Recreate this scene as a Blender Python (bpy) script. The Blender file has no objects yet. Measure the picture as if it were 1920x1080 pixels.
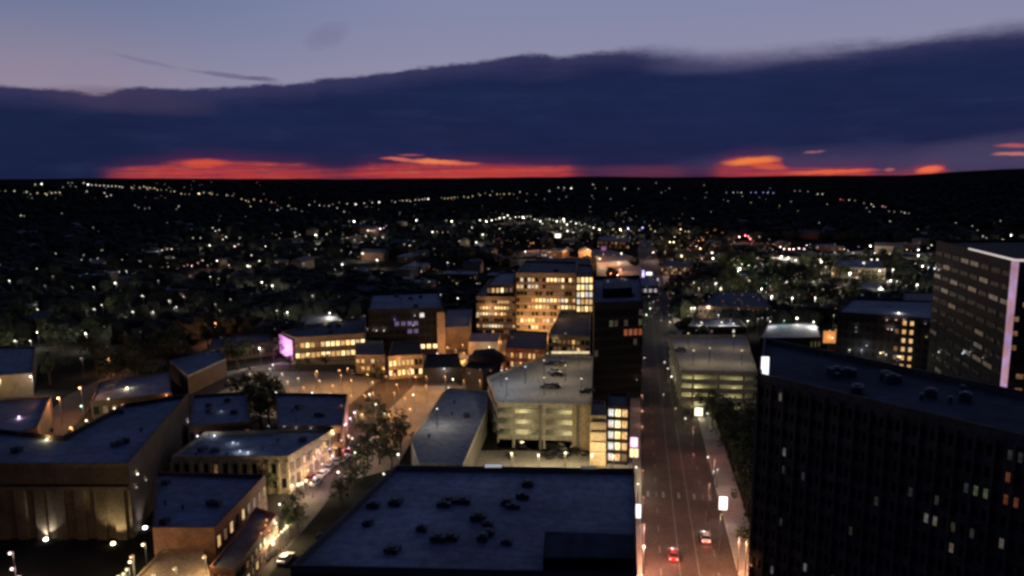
import bpy, math, random
from mathutils import Vector, Matrix, noise
random.seed(11)
R = math.radians
scene = bpy.context.scene
col = scene.collection

# ------------------------------------------------------------------ camera
F, CX, CY, H = 1400.0, 960.0, 540.0, 75.0
YAW, PITCH, ROLL = R(9.45), math.atan(207/1400), R(0.30)
fh = Vector((-math.sin(YAW), math.cos(YAW), 0)); r0 = Vector((math.cos(YAW), math.sin(YAW), 0))
fwd = fh*math.cos(PITCH) - Vector((0, 0, math.sin(PITCH)))
up0 = r0.cross(fwd)
UP = up0*math.cos(ROLL) + r0*math.sin(ROLL)
RT = r0*math.cos(ROLL) - up0*math.sin(ROLL)
CAM = Vector((0, 0, H))
cd = bpy.data.cameras.new('camera'); cam = bpy.data.objects.new('camera', cd); col.objects.link(cam)
m = Matrix((RT, UP, -fwd)).transposed().to_4x4(); m.translation = CAM
cam.matrix_world = m
cd.sensor_width = 36; cd.lens = F/1920*36; cd.clip_start = 1; cd.clip_end = 80000
scene.camera = cam
scene.view_settings.view_transform = 'Standard'; scene.view_settings.look = 'None'
scene.view_settings.exposure = 0; scene.view_settings.gamma = 1
scene.render.engine = 'CYCLES'
scene.cycles.filter_width = 2.9
scene.cycles.max_bounces = 4; scene.cycles.diffuse_bounces = 2; scene.cycles.glossy_bounces = 2
scene.cycles.sample_clamp_indirect = 2.0
scene.cycles.use_denoising = True

def ray(px, py):
    return ((px-CX)*RT + (CY-py)*UP + F*fwd).normalized()
def P(px, py, z=0.0):
    d = ray(px, py)
    return CAM + d*((z-H)/d.z)
def proj(p):
    v = p-CAM; zc = v.dot(fwd)
    return (CX+F*v.dot(RT)/zc, CY-F*v.dot(UP)/zc, zc)
def azel(px, py):
    d = ray(px, py); return math.atan2(d.x, d.y), math.asin(d.z)
def srgb(r, g, b):
    f = lambda c: (c/255/12.92 if c <= 10 else ((c/255+0.055)/1.055)**2.4)
    return (f(r), f(g), f(b), 1)

# ------------------------------------------------------------------ world: dusk sky with a long cloud bank
world = bpy.data.worlds.new('World'); scene.world = world; world.use_nodes = True
wn = world.node_tree.nodes; wl = world.node_tree.links; wn.clear()
class V:
    def __init__(s, sock): s.k = sock
    def _m(s, op, b=None, c=None):
        n = wn.new('ShaderNodeMath'); n.operation = op
        for i, x in enumerate((s, b, c)):
            if x is None: continue
            if isinstance(x, V): wl.new(x.k, n.inputs[i])
            else: n.inputs[i].default_value = x
        return V(n.outputs[0])
    def __add__(s, b): return s._m('ADD', b)
    def __sub__(s, b): return s._m('SUBTRACT', b)
    def __mul__(s, b): return s._m('MULTIPLY', b)
    def __truediv__(s, b): return s._m('DIVIDE', b)
def step(v, a, b):
    n = wn.new('ShaderNodeMapRange'); n.interpolation_type = 'SMOOTHSTEP'
    wl.new(v.k, n.inputs['Value'])
    for nm, x in (('From Min', a), ('From Max', b)):
        if isinstance(x, V): wl.new(x.k, n.inputs[nm])
        else: n.inputs[nm].default_value = x
    return V(n.outputs[0])
def mixc(f, a, b):
    n = wn.new('ShaderNodeMix'); n.data_type = 'RGBA'
    if isinstance(f, V): wl.new(f.k, n.inputs[0])
    else: n.inputs[0].default_value = f
    for i, x in ((6, a), (7, b)):
        if isinstance(x, tuple): n.inputs[i].default_value = x
        else: wl.new(x, n.inputs[i])
    return n.outputs[2]
tc = wn.new('ShaderNodeTexCoord'); sp = wn.new('ShaderNodeSeparateXYZ'); wl.new(tc.outputs['Generated'], sp.inputs[0])
X, Y, Z = (V(sp.outputs[i]) for i in range(3))
AZ = X._m('ARCTAN2', Y); EL = Z._m('ARCSINE')
def wnoise(sx, sy, detail=4, rough=.55, off=0):
    c = wn.new('ShaderNodeCombineXYZ'); wl.new((AZ*sx+off).k, c.inputs[0]); wl.new((EL*sy).k, c.inputs[1])
    n = wn.new('ShaderNodeTexNoise'); n.inputs['Scale'].default_value = 1; n.inputs['Detail'].default_value = detail
    n.inputs['Roughness'].default_value = rough; wl.new(c.outputs[0], n.inputs['Vector'])
    return V(n.outputs[0])-0.5
A0, A1 = azel(0, 330)[0]-.35, azel(1920, 330)[0]+.35
def curve(pts, lo, hi):          # pts: (az, value); returns value as function of azimuth
    n = wn.new('ShaderNodeFloatCurve'); c = n.mapping.curves[0]
    P_ = sorted(((a-A0)/(A1-A0), (v-lo)/(hi-lo)) for a, v in pts)
    c.points[0].location = (0, P_[0][1]); c.points[1].location = (1, P_[-1][1])
    for a, v in P_: c.points.new(a, v)
    n.mapping.update(); wl.new(((AZ-A0)/(A1-A0)).k, n.inputs['Value'])
    return V(n.outputs[0])*(hi-lo)+lo
def elcurve(pxs, lo=-.02, hi=.3):
    return curve([(azel(x, y)[0], azel(x, y)[1]) for x, y in pxs], lo, hi)
def valcurve(pxs, y=320):
    return curve([(azel(x, y)[0], v) for x, v in pxs], 0, 1)
px = 1/1400.0
n1 = wnoise(14, 40, 5); n2 = wnoise(6, 90, 4, .6, 7); n3 = wnoise(45, 160, 4, .6, 3)
edge = elcurve([(0,163),(120,169),(190,176),(235,168),(330,168),(430,163),(500,160),(580,155),(610,147),(700,140),(800,125),(900,115),
                (960,107),(1000,101),(1050,107),(1100,101),(1180,95),(1260,100),(1350,106),(1430,104),(1500,98),(1600,88),(1700,78),(1800,64),(1920,50)])
edge = edge + n1*(14*px) + n3*(12*px) + wnoise(110, 300, 4, .6, 9)*(6*px)
soft = valcurve([(0,.18),(900,.2),(1150,.35),(1300,1),(1600,.95),(1700,.6),(1920,.9)])*(22*px)
cloud = V(None) if False else (step(EL, edge-soft, edge+soft)*-1+1)
# clear sky above the bank
t = step(EL, .06, .25)
clear = mixc(t, srgb(152,143,166), srgb(128,135,168))
clear = mixc(step(AZ, azel(900,50)[0], azel(-50,50)[0])*t, clear, srgb(98,114,150))
clear = mixc(step(AZ, azel(500,50)[0], azel(100,50)[0])*(t*-1+1)*.5, clear, srgb(150,128,140))
clear = mixc(step(EL, .22, .9), clear, srgb(44,54,96))
# bank
bank = mixc(step(EL, 0, .10), srgb(30,34,70), srgb(27,38,75))
bank = mixc(step(AZ, azel(500,250)[0], azel(0,250)[0])*.7, bank, srgb(23,34,66))
bank = mixc(step(n2+n1*.6, -.1, .3)*.35, bank, srgb(38,43,78))
bank = mixc(step(wnoise(5, 26, 6, .6, 21), -.12, .22)*.5, bank, srgb(24,31,62))
bank = mixc(step(wnoise(9, 44, 6, .6, 33), 0, .3)*.4, bank, srgb(44,52,92))
bank = mixc(step(EL, edge-40*px, edge)*.45, bank, srgb(72,66,104))
sky = mixc(cloud, clear, bank)
def blob(x, y, wx, wy, tilt=0):
    a, e = azel(x, y)
    da = (AZ-a); de = (EL-e+n3*(8*px)) - da*tilt
    q = (da/(wx*px))._m('POWER', 2) + (de/(wy*px))._m('POWER', 2)
    return step(q, 1.0, 0.0)
for x, y, wx, wy, tl, s, c in (
    (275,115,62,4,-.17,.4,(105,98,130)), (440,143,88,5,-.09,.6,(92,84,114)), (490,147,36,4,-.04,.5,(76,68,98)), (612,68,50,26,.3,.28,(105,98,130)),
    (250,190,160,26,-.05,.45,(70,58,86)), (1700,300,420,34,0,.6,(66,58,92)), (1900,285,200,40,.1,.5,(78,70,100)),
    (1200,320,120,14,0,.5,(78,46,78)), (1500,310,260,22,0,.4,(74,58,90)), (300,318,110,9,0,.35,(120,60,84)), (1010,140,120,18,0,.2,(60,55,95)),(1350,118,160,22,.02,.3,(100,95,130))):
    sky = mixc(blob(x, y, wx, wy, tl)*s, sky, srgb(*c))
# red strip under the bank
top = elcurve([(150,325),(205,319),(300,311),(370,301),(480,305),(560,309),(640,314),(700,310),(800,307),(1000,311),(1085,312),(1130,312),(1300,309),(1350,303),
               (1420,294),(1460,298),(1480,317),(1560,318),(1630,316),(1650,321),(1710,316),(1765,311),(1790,321),(1920,320)], -.02, .06)
inten = valcurve([(0,0),(165,0),(205,.35),(250,.75),(370,1),(480,.85),(560,.7),(600,.55),(640,.35),(670,.7),(800,1),(1020,.95),(1070,.6),(1125,.08),(1150,.10),(1250,.12),(1310,.06),
                  (1350,.55),(1400,.8),(1500,.75),(1620,.85),(1645,.25),(1710,.3),(1730,.8),(1765,.8),(1785,.12),(1920,.15)])
top = top + n2*(9*px) + n3*(7*px)
streak = step(wnoise(10, 330, 5, .65, 51)*1.3+n3*.6, -.04, .2)
band = (step(EL, top-5*px, top+6*px)*-1+1)*inten*(streak*-.62+1)
red = mixc(step(EL, azel(960,334)[1], azel(960,305)[1]), srgb(200,62,50), srgb(160,54,58))
red = mixc(step(n2*1.2+n3, -.1, .35), red, srgb(216,88,58))
red = mixc(step(AZ, azel(200,320)[0], azel(60,320)[0]), red, srgb(60,40,80))
sky = mixc(band, sky, red)
halo = (step(EL, top, top+26*px)*-1+1)*inten
sky = mixc(halo*.22, sky, srgb(120,44,84))
for x, y, wx, wy, tl, s, c in (
    (745,298,38,4,-.06,.8,(226,110,84)), (770,291,30,3,0,.5,(190,90,96)), (815,303,60,6,-.04,.95,(240,128,78)), (860,307,50,4,0,.7,(232,110,70)),
    (385,306,46,9,.02,.7,(222,84,52)), (1408,302,58,9,.07,1,(238,124,66)), (1440,312,40,7,-.1,.6,(224,92,58)), (1560,322,85,5,.03,.9,(236,96,60)),
    (1743,318,24,7,.1,.95,(240,110,70)), (1668,318,10,4,.1,.6,(210,100,90)), (1527,285,22,3,.1,.6,(176,110,122)),
    (1905,273,34,5,-.04,.75,(190,90,92)), (1903,288,36,3.5,0,.8,(205,120,112)), (960,321,130,5,.02,.5,(214,76,54)), (700,328,120,4,0,.35,(204,58,50))):
    sky = mixc(blob(x, y, wx, wy, tl)*s, sky, srgb(*c))
away = step(AZ._m('ABSOLUTE'), .75, 1.9)*(step(EL, .5, 1.4)*-1+1)      # the sky away from the sunset is already night blue
sky = mixc(away, sky, srgb(20,26,50))
bg = wn.new('ShaderNodeBackground'); out = wn.new('ShaderNodeOutputWorld')
wl.new(sky, bg.inputs[0]); bg.inputs[1].default_value = 1.0; wl.new(bg.outputs[0], out.inputs[0])

# ------------------------------------------------------------------ materials
MATS = {}
def mat(name, c, rough=.8, var=.35, scale=.15, metal=0, spec=.3, fine=0, seams=0):
    if name in MATS: return MATS[name]
    m = bpy.data.materials.new(name); m.use_nodes = True; nt = m.node_tree; b = nt.nodes['Principled BSDF']
    b.inputs['Roughness'].default_value = rough; b.inputs['Metallic'].default_value = metal
    b.inputs['Specular IOR Level'].default_value = spec
    g = nt.nodes.new('ShaderNodeNewGeometry'); n = nt.nodes.new('ShaderNodeTexNoise'); n.inputs['Scale'].default_value = scale
    n.inputs['Detail'].default_value = 6; n.inputs['Roughness'].default_value = .6
    nt.links.new(g.outputs['Position'], n.inputs['Vector'])
    r = nt.nodes.new('ShaderNodeValToRGB'); r.color_ramp.elements[0].position = .3; r.color_ramp.elements[1].position = .7
    r.color_ramp.elements[0].color = tuple(x*(1-var) for x in c)+(1,); r.color_ramp.elements[1].color = tuple(min(1, x*(1+var)) for x in c)+(1,)
    nt.links.new(n.outputs[0], r.inputs[0]); last = r.outputs[0]
    if fine:
        n_ = nt.nodes.new('ShaderNodeTexNoise'); n_.inputs['Scale'].default_value = scale*fine; n_.inputs['Detail'].default_value = 3
        nt.links.new(g.outputs['Position'], n_.inputs['Vector'])
        r_ = nt.nodes.new('ShaderNodeValToRGB'); r_.color_ramp.elements[0].position = .35; r_.color_ramp.elements[1].position = .65
        r_.color_ramp.elements[0].color = (.72,.72,.72,1); r_.color_ramp.elements[1].color = (1.12,1.12,1.12,1)
        nt.links.new(n_.outputs[0], r_.inputs[0])
        x = nt.nodes.new('ShaderNodeMix'); x.data_type = 'RGBA'; x.blend_type = 'MULTIPLY'; x.inputs[0].default_value = 1
        nt.links.new(last, x.inputs[6]); nt.links.new(r_.outputs[0], x.inputs[7]); last = x.outputs[2]
    if seams:      # joints between sheets of roofing felt, with darker patched sheets
        br = nt.nodes.new('ShaderNodeTexBrick'); br.inputs['Scale'].default_value = 1; br.inputs['Brick Width'].default_value = seams*3; br.inputs['Row Height'].default_value = seams
        br.inputs['Mortar Size'].default_value = .16; br.inputs['Mortar Smooth'].default_value = .6; br.inputs['Color1'].default_value = (1.12,1.12,1.12,1); br.inputs['Color2'].default_value = (.9,.9,.92,1); br.inputs['Mortar'].default_value = (.6,.6,.62,1)
        nt.links.new(g.outputs['Position'], br.inputs['Vector'])
        x = nt.nodes.new('ShaderNodeMix'); x.data_type = 'RGBA'; x.blend_type = 'MULTIPLY'; x.inputs[0].default_value = .8
        nt.links.new(last, x.inputs[6]); nt.links.new(br.outputs[0], x.inputs[7]); last = x.outputs[2]
    nt.links.new(last, b.inputs['Base Color'])
    MATS[name] = m; return m
def emat(name, c, s, sample=False, var=0, scale=1.5):
    if name in MATS: return MATS[name]
    m = bpy.data.materials.new(name); m.use_nodes = True; nt = m.node_tree; b = nt.nodes['Principled BSDF']
    b.inputs['Base Color'].default_value = (.05,.05,.05,1); b.inputs['Emission Color'].default_value = tuple(c)+(1,)
    b.inputs['Emission Strength'].default_value = s
    if var:
        g = nt.nodes.new('ShaderNodeNewGeometry'); n = nt.nodes.new('ShaderNodeTexNoise'); n.inputs['Scale'].default_value = scale
        nt.links.new(g.outputs['Position'], n.inputs['Vector'])
        r = nt.nodes.new('ShaderNodeMapRange'); r.inputs['From Min'].default_value = .35; r.inputs['From Max'].default_value = .65
        r.inputs['To Min'].default_value = s*(1-var); r.inputs['To Max'].default_value = s
        nt.links.new(n.outputs[0], r.inputs[0]); nt.links.new(r.outputs[0], b.inputs['Emission Strength'])
        n2_ = nt.nodes.new('ShaderNodeTexNoise'); n2_.inputs['Scale'].default_value = .31; nt.links.new(g.outputs['Position'], n2_.inputs['Vector'])
        h_ = nt.nodes.new('ShaderNodeValToRGB'); h_.color_ramp.elements[0].position = .4; h_.color_ramp.elements[1].position = .6
        h_.color_ramp.elements[0].color = (c[0], c[1]*.82, c[2]*.6, 1); h_.color_ramp.elements[1].color = (c[0], min(1, c[1]*1.08), min(1, c[2]*1.3), 1)
        nt.links.new(n2_.outputs[0], h_.inputs[0]); nt.links.new(h_.outputs[0], b.inputs['Emission Color'])
    m.cycles.emission_sampling = 'AUTO' if sample else 'NONE'
    MATS[name] = m; return m
M_ground = mat('ground earth', (.026,.025,.022), 1, .5, .01, fine=14, spec=0)
M_asph = mat('asphalt', (.052,.040,.036), .85, .3, .12, fine=12, spec=.15)
M_pave = mat('paving', (.19,.175,.16), .85, .25, .08, fine=16)
M_pave2 = mat('brick paving', (.20,.165,.13), .85, .3, .1, fine=14)
M_walk = mat('pavement concrete', (.22,.2,.18), .85, .3, .2, fine=10)
M_paint = mat('worn road paint', (.14,.135,.125), .7, .25, 1.5)
M_conc = mat('garage concrete', (.33,.31,.27), .85, .16, .07, fine=14)
M_concd = mat('dark concrete', (.13,.12,.11), .85, .3, .1)
M_roofb = mat('membrane roof', (.15,.18,.23), .8, .3, .05, fine=10, seams=4)
M_roofg = mat('pale blue grey membrane', (.235,.26,.30), .8, .4, .045, fine=12, seams=3.6)
M_roofd = mat('dark roof', (.075,.08,.095), .85, .4, .06, fine=9)
M_roofl = mat('pale roof', (.24,.24,.25), .8, .25, .06, fine=9)
M_brick = mat('brick wall', (.15,.075,.05), .9, .35, .35, fine=8)
M_brown = mat('brown wall', (.085,.06,.04), .9, .3, .25, fine=8)
M_tan = mat('tan wall', (.32,.25,.17), .9, .25, .2, fine=8)
M_dark = mat('dark cladding', (.022,.021,.024), .8, .3, .15, spec=.1)
M_glassd = mat('dark glass', (.012,.013,.016), .5, .3, .2, spec=.05)
M_metal = mat('grey metal', (.07,.07,.075), .5, .3, .8, metal=.4)
M_black = mat('black metal', (.014,.014,.015), .8, .3, .8, spec=.05)
M_bark = mat('bark', (.05,.038,.028), .95, .4, 2)
M_unit = mat('galvanised unit casing', (.075,.085,.11), .6, .3, .8)
M_hr = mat('high-rise cladding', (.15,.125,.105), .85, .3, .2, fine=8, spec=.1); M_hrr = mat('black roof', (.045,.052,.075), .85, .4, .05, fine=8, spec=.1)
M_leaf = [mat('foliage %s' % n, c, .85, .5, .5) for n, c in (('green', (.04,.055,.022)), ('olive', (.055,.06,.024)), ('dark green', (.022,.032,.016)))]
M_wood = mat('woodland canopy', (.018,.022,.014), .95, .6, .02, fine=20)
WARM = (1,.70,.36); ORG = (1,.45,.16); RED = (1,.26,.14); WHT = (1,.93,.82); COOL = (.85,.9,1); BLU = (.40,.38,1); GRN = (.45,1,.75); PNK = (1,.5,.85); YGR = (.95,.88,.42); SOD = (1,.6,.25); DRD = (1,.1,.12)
M_win = {'b': emat('bright lit window', (1,.70,.30), 2.4, var=.45), 'm': emat('lit window', (1,.60,.24), 1.15, var=.5), 'd': emat('dim lit window', (1,.55,.3), .22, var=.6),
         'w': emat('white lit window', (1,.92,.78), 1.1, var=.4), 'g': emat('greenish lit window', (.75,.85,.4), .1, var=.6), 'r': emat('red lit window', (1,.27,.1), .35, var=.5),
         'p': emat('violet lit window', (.45,.38,1), .3, var=.5), 'x': M_glassd, 'h': emat('pale curtained window', (.9,.95,.85), .03, var=.5), 'H': emat('white curtained window', (.95,.95,.9), .13, var=.5), 'R': emat('dull red lit window', (1,.3,.14), .12, var=.5), 'f': emat('faint lit window', (1,.8,.55), .05, var=.6)}

# ------------------------------------------------------------------ mesh helpers
class MB:
    def __init__(s): s.v = []; s.f = []; s.mi = []; s.mats = []
    def m(s, mt):
        if mt not in s.mats: s.mats.append(mt)
        return s.mats.index(mt)
    def add(s, vs, fs, mt):
        o = len(s.v); s.v += [tuple(x) for x in vs]; i = s.m(mt)
        for f in fs: s.f.append([o+k for k in f]); s.mi.append(i)
    def prism(s, poly, z0, z1, mt):
        n = len(poly)
        vs = [(p[0], p[1], z0) for p in poly]+[(p[0], p[1], z1) for p in poly]
        fs = [[i, (i+1) % n, n+(i+1) % n, n+i] for i in range(n)]+[list(range(n-1, -1, -1)), list(range(n, 2*n))]
        s.add(vs, fs, mt)
    def box(s, c, size, mt, rz=0):
        hx, hy = size[0]/2, size[1]/2; ca, sa = math.cos(rz), math.sin(rz)
        s.prism([(c[0]+x*ca-y*sa, c[1]+x*sa+y*ca) for x, y in ((-hx,-hy),(hx,-hy),(hx,hy),(-hx,hy))], c[2]-size[2]/2, c[2]+size[2]/2, mt)
    def tube(s, a, b, ra, rb, mt, n=6):
        a, b = Vector(a), Vector(b); d = (b-a).normalized(); u = d.orthogonal().normalized(); w = d.cross(u)
        vs = [c+(u*math.cos(t)+w*math.sin(t))*r for c, r in ((a, ra), (b, rb)) for t in [2*math.pi*k/n for k in range(n)]]
        s.add(vs, [[i, (i+1) % n, n+(i+1) % n, n+i] for i in range(n)]+[list(range(n-1, -1, -1)), list(range(n, 2*n))], mt)
    def ball(s, c, r, mt, seg=8, ring=5, sz=1, jit=0):
        vs = [(c[0], c[1], c[2]+r*sz)]
        for i in range(1, ring):
            for k in range(seg):
                t = math.pi*i/ring; q = 2*math.pi*k/seg; rr = r*(1+random.uniform(-jit, jit))
                vs.append((c[0]+rr*math.sin(t)*math.cos(q), c[1]+rr*math.sin(t)*math.sin(q), c[2]+rr*sz*math.cos(t)))
        vs.append((c[0], c[1], c[2]-r*sz)); L = len(vs)-1; fs = []
        for k in range(seg):
            fs.append([0, 1+k, 1+(k+1) % seg]); b = 1+(ring-2)*seg; fs.append([L, b+(k+1) % seg, b+k])
            for i in range(ring-2):
                a = 1+i*seg; fs.append([a+k, a+seg+k, a+seg+(k+1) % seg, a+(k+1) % seg])
        s.add(vs, fs, mt)
    def mesh(s, name, org=(0, 0, 0)):
        me = bpy.data.meshes.new(name); me.from_pydata([(x-org[0], y-org[1], z-org[2]) for x, y, z in s.v], [], s.f)
        for x in s.mats: me.materials.append(x)
        me.polygons.foreach_set('material_index', s.mi); me.update(); return me
    def build(s, name, parent=None, org=(0, 0, 0)):
        """vertices are in world space; org is the parent's location"""
        return link(name, s.mesh(name, org), parent)
def link(name, me, parent=None, loc=None, rz=0):
    o = bpy.data.objects.new(name, me); col.objects.link(o)
    if parent: o.parent = parent
    if loc is not None: o.location = loc
    o.rotation_euler.z = rz
    return o
def thing(name, label, cat, loc, group=None, rz=0):
    o = bpy.data.objects.new(name, None); col.objects.link(o); o.empty_display_size = .5
    o.location = loc; o.rotation_euler.z = rz; o['label'] = label; o['category'] = cat
    if group: o['group'] = group
    return o
def struct(o, kind='structure'): o['kind'] = kind; return o
def light(parent, loc, energy, color, rad=.4, spot=None, name='lamp_or_fill_light', aim=None):
    l = bpy.data.lights.new(name, 'SPOT' if spot else 'POINT'); l.energy = energy; l.color = color[:3]; l.shadow_soft_size = rad
    if spot: l.spot_size = R(spot); l.spot_blend = .6
    o = bpy.data.objects.new(name, l); col.objects.link(o); o.parent = parent; o.location = loc
    if aim is not None: o.rotation_euler = Vector(aim).to_track_quat('-Z', 'Y').to_euler()
    return o

# ------------------------------------------------------------------ terrain
def sstep(a, b, x):
    t = max(0, min(1, (x-a)/(b-a))); return t*t*(3-2*t)
def gauss(x, y, cx, cy, sx, sy): return math.exp(-((x-cx)/sx)**2-((y-cy)/sy)**2)
hl = CAM + ray(150, 345)*3600; hr = CAM + ray(2150, 330)*7000; hb = CAM + ray(560, 360)*3000
def terrain(x, y):
    d = math.hypot(x, y)
    if d < 700: return 0
    k = sstep(700, 2600, d)
    z = 14*noise.noise(Vector((x/900, y/900, 3.1)))+6*noise.noise(Vector((x/330, y/330, 8.1)))
    z += 58*gauss(x, y, hl.x, hl.y, 1500, 800)+140*gauss(x, y, hr.x, hr.y, 2000, 1800)
    z += sstep(6000, 14000, d)*(52+60*noise.noise(Vector((x/5200, y/5200, 1.7)))+22*noise.noise(Vector((x/1500, y/1500, 4.7))))
    return k*z
def PG(px_, py_, dz=0):
    d = ray(px_, py_); t = 100; last = 100
    if d.z > -.001: t = 9000; p = CAM+d*t; return p
    while t < 26000:
        p = CAM+d*t
        if p.z < terrain(p.x, p.y)+dz:
            a, b = last, t
            for _ in range(14):
                mid = (a+b)/2; p = CAM+d*mid
                if p.z < terrain(p.x, p.y)+dz: b = mid
                else: a = mid
            return CAM+d*b
        last = t; t *= 1.02
    return CAM+d*14000
NR, NA = 150, 260
rad = [0]+[20*(34000/20)**(i/(NR-1)) for i in range(NR)]
vs = [(0, 0, 0)]; fs = []
for r_ in rad[1:]:
    for k in range(NA):
        a = 2*math.pi*k/NA; x, y = r_*math.sin(a), r_*math.cos(a); vs.append((x, y, terrain(x, y)))
for k in range(NA): fs.append((0, 1+(k+1) % NA, 1+k))
for i in range(NR-1):
    for k in range(NA):
        a = 1+i*NA; k2 = (k+1) % NA; fs.append((a+k, a+k2, a+NA+k2, a+NA+k))
me = bpy.data.meshes.new('ground'); me.from_pydata(vs, [], fs); me.materials.append(M_ground)
me.polygons.foreach_set('use_smooth', [True]*len(fs)); me.update()
struct(link('ground', me))

def sheet(name, pts, z, mt, zt=0.004):
    b = MB(); b.add([(p[0], p[1], z) for p in pts], [list(range(len(pts)))], mt); return struct(b.build(name))
def ribbon(name, pxs, width, z, mt):
    c = [P(x, y, 0) for x, y in pxs]; L = []; Rr = []
    for i, p in enumerate(c):
        d = (c[min(i+1, len(c)-1)]-c[max(i-1, 0)]); d.z = 0; d.normalize(); nrm = Vector((-d.y, d.x, 0))*width/2
        L.append(p+nrm); Rr.append(p-nrm)
    b = MB(); n = len(c)
    b.add([(p.x, p.y, z) for p in L+Rr], [[i, n+i, n+i+1, i+1] for i in range(n-1)], mt)
    return struct(b.build(name)), L, Rr

# main road along +Y
XL, XR = P(1203, 1000).x, P(1346, 930).x
sheet('road', [(XL, 60), (XR, 60), (XR, 900), (XL, 900)], .02, M_asph)
def slab(name, x0, y0, x1, y1, z1, mt):
    b = MB(); b.prism([(x0, y0), (x1, y0), (x1, y1), (x0, y1)], -.3, z1, mt); return struct(b.build(name))
slab('pavement', XL-3.2, 60, XL-.2, 640, .15, M_walk); slab('pavement', XR+.2, 60, XR+5.2, 640, .15, M_walk)
slab('kerb', XL-.2, 60, XL, 640, .17, M_conc); slab('kerb', XR, 60, XR+.2, 640, .17, M_conc)
b = MB()
W = XR-XL
for k in (1, 2, 3, 4):
    x = XL+W*k/5; y = 90
    while y < 420:
        if k in (2, 3): b.add([(x-.06, y, .026), (x+.06, y, .026), (x+.06, y+9, .026), (x-.06, y+9, .026)], [[0,1,2,3]], M_paint); y += 9.2
        else: b.add([(x-.07, y, .026), (x+.07, y, .026), (x+.07, y+3, .026), (x-.07, y+3, .026)], [[0,1,2,3]], M_paint); y += 9
yc = P(1265, 929).y
for k in range(5):
    x = XL+W*(k+.45)/5; b.add([(x-.28, yc-1.6, .027), (x+.28, yc-1.6, .027), (x+.28, yc+1.6, .027), (x-.28, yc+1.6, .027)], [[0,1,2,3]], M_paint)
if 0: b.add([(XL+.3, yc-3.6, .027), (XR-.3, yc-3.6, .027), (XR-.3, yc-3.1, .027), (XL+.3, yc-3.1, .027)], [[0,1,2,3]], M_paint)
struct(b.build('road_markings'))
ribbon('street', [(400,1120),(470,1030),(545,950),(600,880),(650,815),(690,765),(740,720),(800,690)], 15, .018, M_asph)
ribbon('square', [(395,745),(560,712),(760,690),(900,700),(1020,665)], 62, .010, M_pave)
sheet('forecourt', [tuple(P(x, y, 0)[:2]) for x, y in ((430,775),(380,735),(600,680),(900,640),(1100,620),(1110,700),(915,735),(830,735),(770,830),(742,878),(640,905),(600,900),(655,800))], .008, M_pave2)
ribbon('avenue', [(300,770),(400,725),(500,690),(640,690),(800,715),(920,715),(1015,690)], 13, .024, M_asph)
ribbon('side_street', [(60,835),(110,790),(160,740),(240,700),(330,668),(420,640),(500,625)], 12, .014, M_asph)
ribbon('car_park', [(775,868),(950,866),(1183,874)], 17, .016, M_conc)
ribbon('cross_street', [(1203,700),(1260,720),(1420,770)], 12, .012, M_asph)
ribbon('far_road', [(930,480),(970,478),(1050,468),(1120,470),(1152,482),(1160,500),(1165,528)], 36, .030, M_walk)
ribbon('boulevard', [(520,462),(640,455),(760,452),(900,448)], 18, .031, M_walk)
ribbon('lane', [(1560,478),(1640,470),(1745,478)], 16, .032, M_walk)
ribbon('back_street', [(1380,500),(1480,520),(1620,545),(1700,560)], 13, .033, M_walk)

# ------------------------------------------------------------------ buildings
WIN = {}
def win_mesh(w, h, key):
    k = (round(w, 2), round(h, 2), key)
    if k not in WIN:
        b = MB(); fr = M_black; t = min(.12, w*.08)
        b.box((0, -.03, 0), (w-2*t, .04, h-2*t), M_win[key])
        for x in (-w/2+t/2, w/2-t/2): b.box((x, -.05, 0), (t, .1, h), fr)
        for z in (-h/2+t/2, h/2-t/2): b.box((0, -.05, z), (w-2*t, .1, t), fr)
        b.box((0, -.055, 0), (t*.6, .04, h-2*t), fr)
        WIN[k] = b.mesh('window')
    return WIN[k]
def windows(root, A, B, z0, z1, rows, cols, fill=(.62, .6), pick=None, cap=100, name='window'):
    A, B = Vector((A[0], A[1], 0)), Vector((B[0], B[1], 0)); d = B-A; L = d.length; d.normalize(); rz = math.atan2(d.y, d.x)
    nrm = Vector((d.y, -d.x, 0)); cw = L/cols; rh = (z1-z0)/rows; org = root.location; cnt = sum(1 for o in root.children if o.name.startswith(name)); extra = MB()
    for r_ in range(rows):
        for c in range(cols):
            k = pick(c, r_) if pick else 'x'
            if k is None: continue
            p = A+d*cw*(c+.5)+nrm*.01; p.z = z0+rh*(r_+.5)
            me = win_mesh(cw*fill[0], rh*fill[1], k)
            if cnt < cap:
                link(name, me, root, p-org, rz); cnt += 1
            else:
                ca, sa = math.cos(rz), math.sin(rz)
                for poly in me.polygons:
                    extra.add([(p.x+me.vertices[i].co.x*ca-me.vertices[i].co.y*sa, p.y+me.vertices[i].co.x*sa+me.vertices[i].co.y*ca, p.z+me.vertices[i].co.z) for i in poly.vertices], [[0,1,2,3]], me.materials[poly.material_index])
    if extra.v: struct(extra.build('window_rows', root, org), 'stuff')
def ccw(poly):
    a = sum(poly[i][0]*poly[(i+1) % len(poly)][1]-poly[(i+1) % len(poly)][0]*poly[i][1] for i in range(len(poly)))
    return poly if a > 0 else poly[::-1]
def inset(poly, d):
    n = len(poly); out_ = []
    for i in range(n):
        p0, p1, p2 = (Vector(poly[(i+k) % n]) for k in (-1, 0, 1))
        e1 = (p1-p0).normalized(); e2 = (p2-p1).normalized(); n1_ = Vector((-e1.y, e1.x)); n2_ = Vector((-e2.y, e2.x))
        b_ = (n1_+n2_); q = b_.normalized()*(d/max(.35, b_.normalized().dot(n1_))); out_.append(tuple(p1+q))
    return out_
BLD = []
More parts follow.
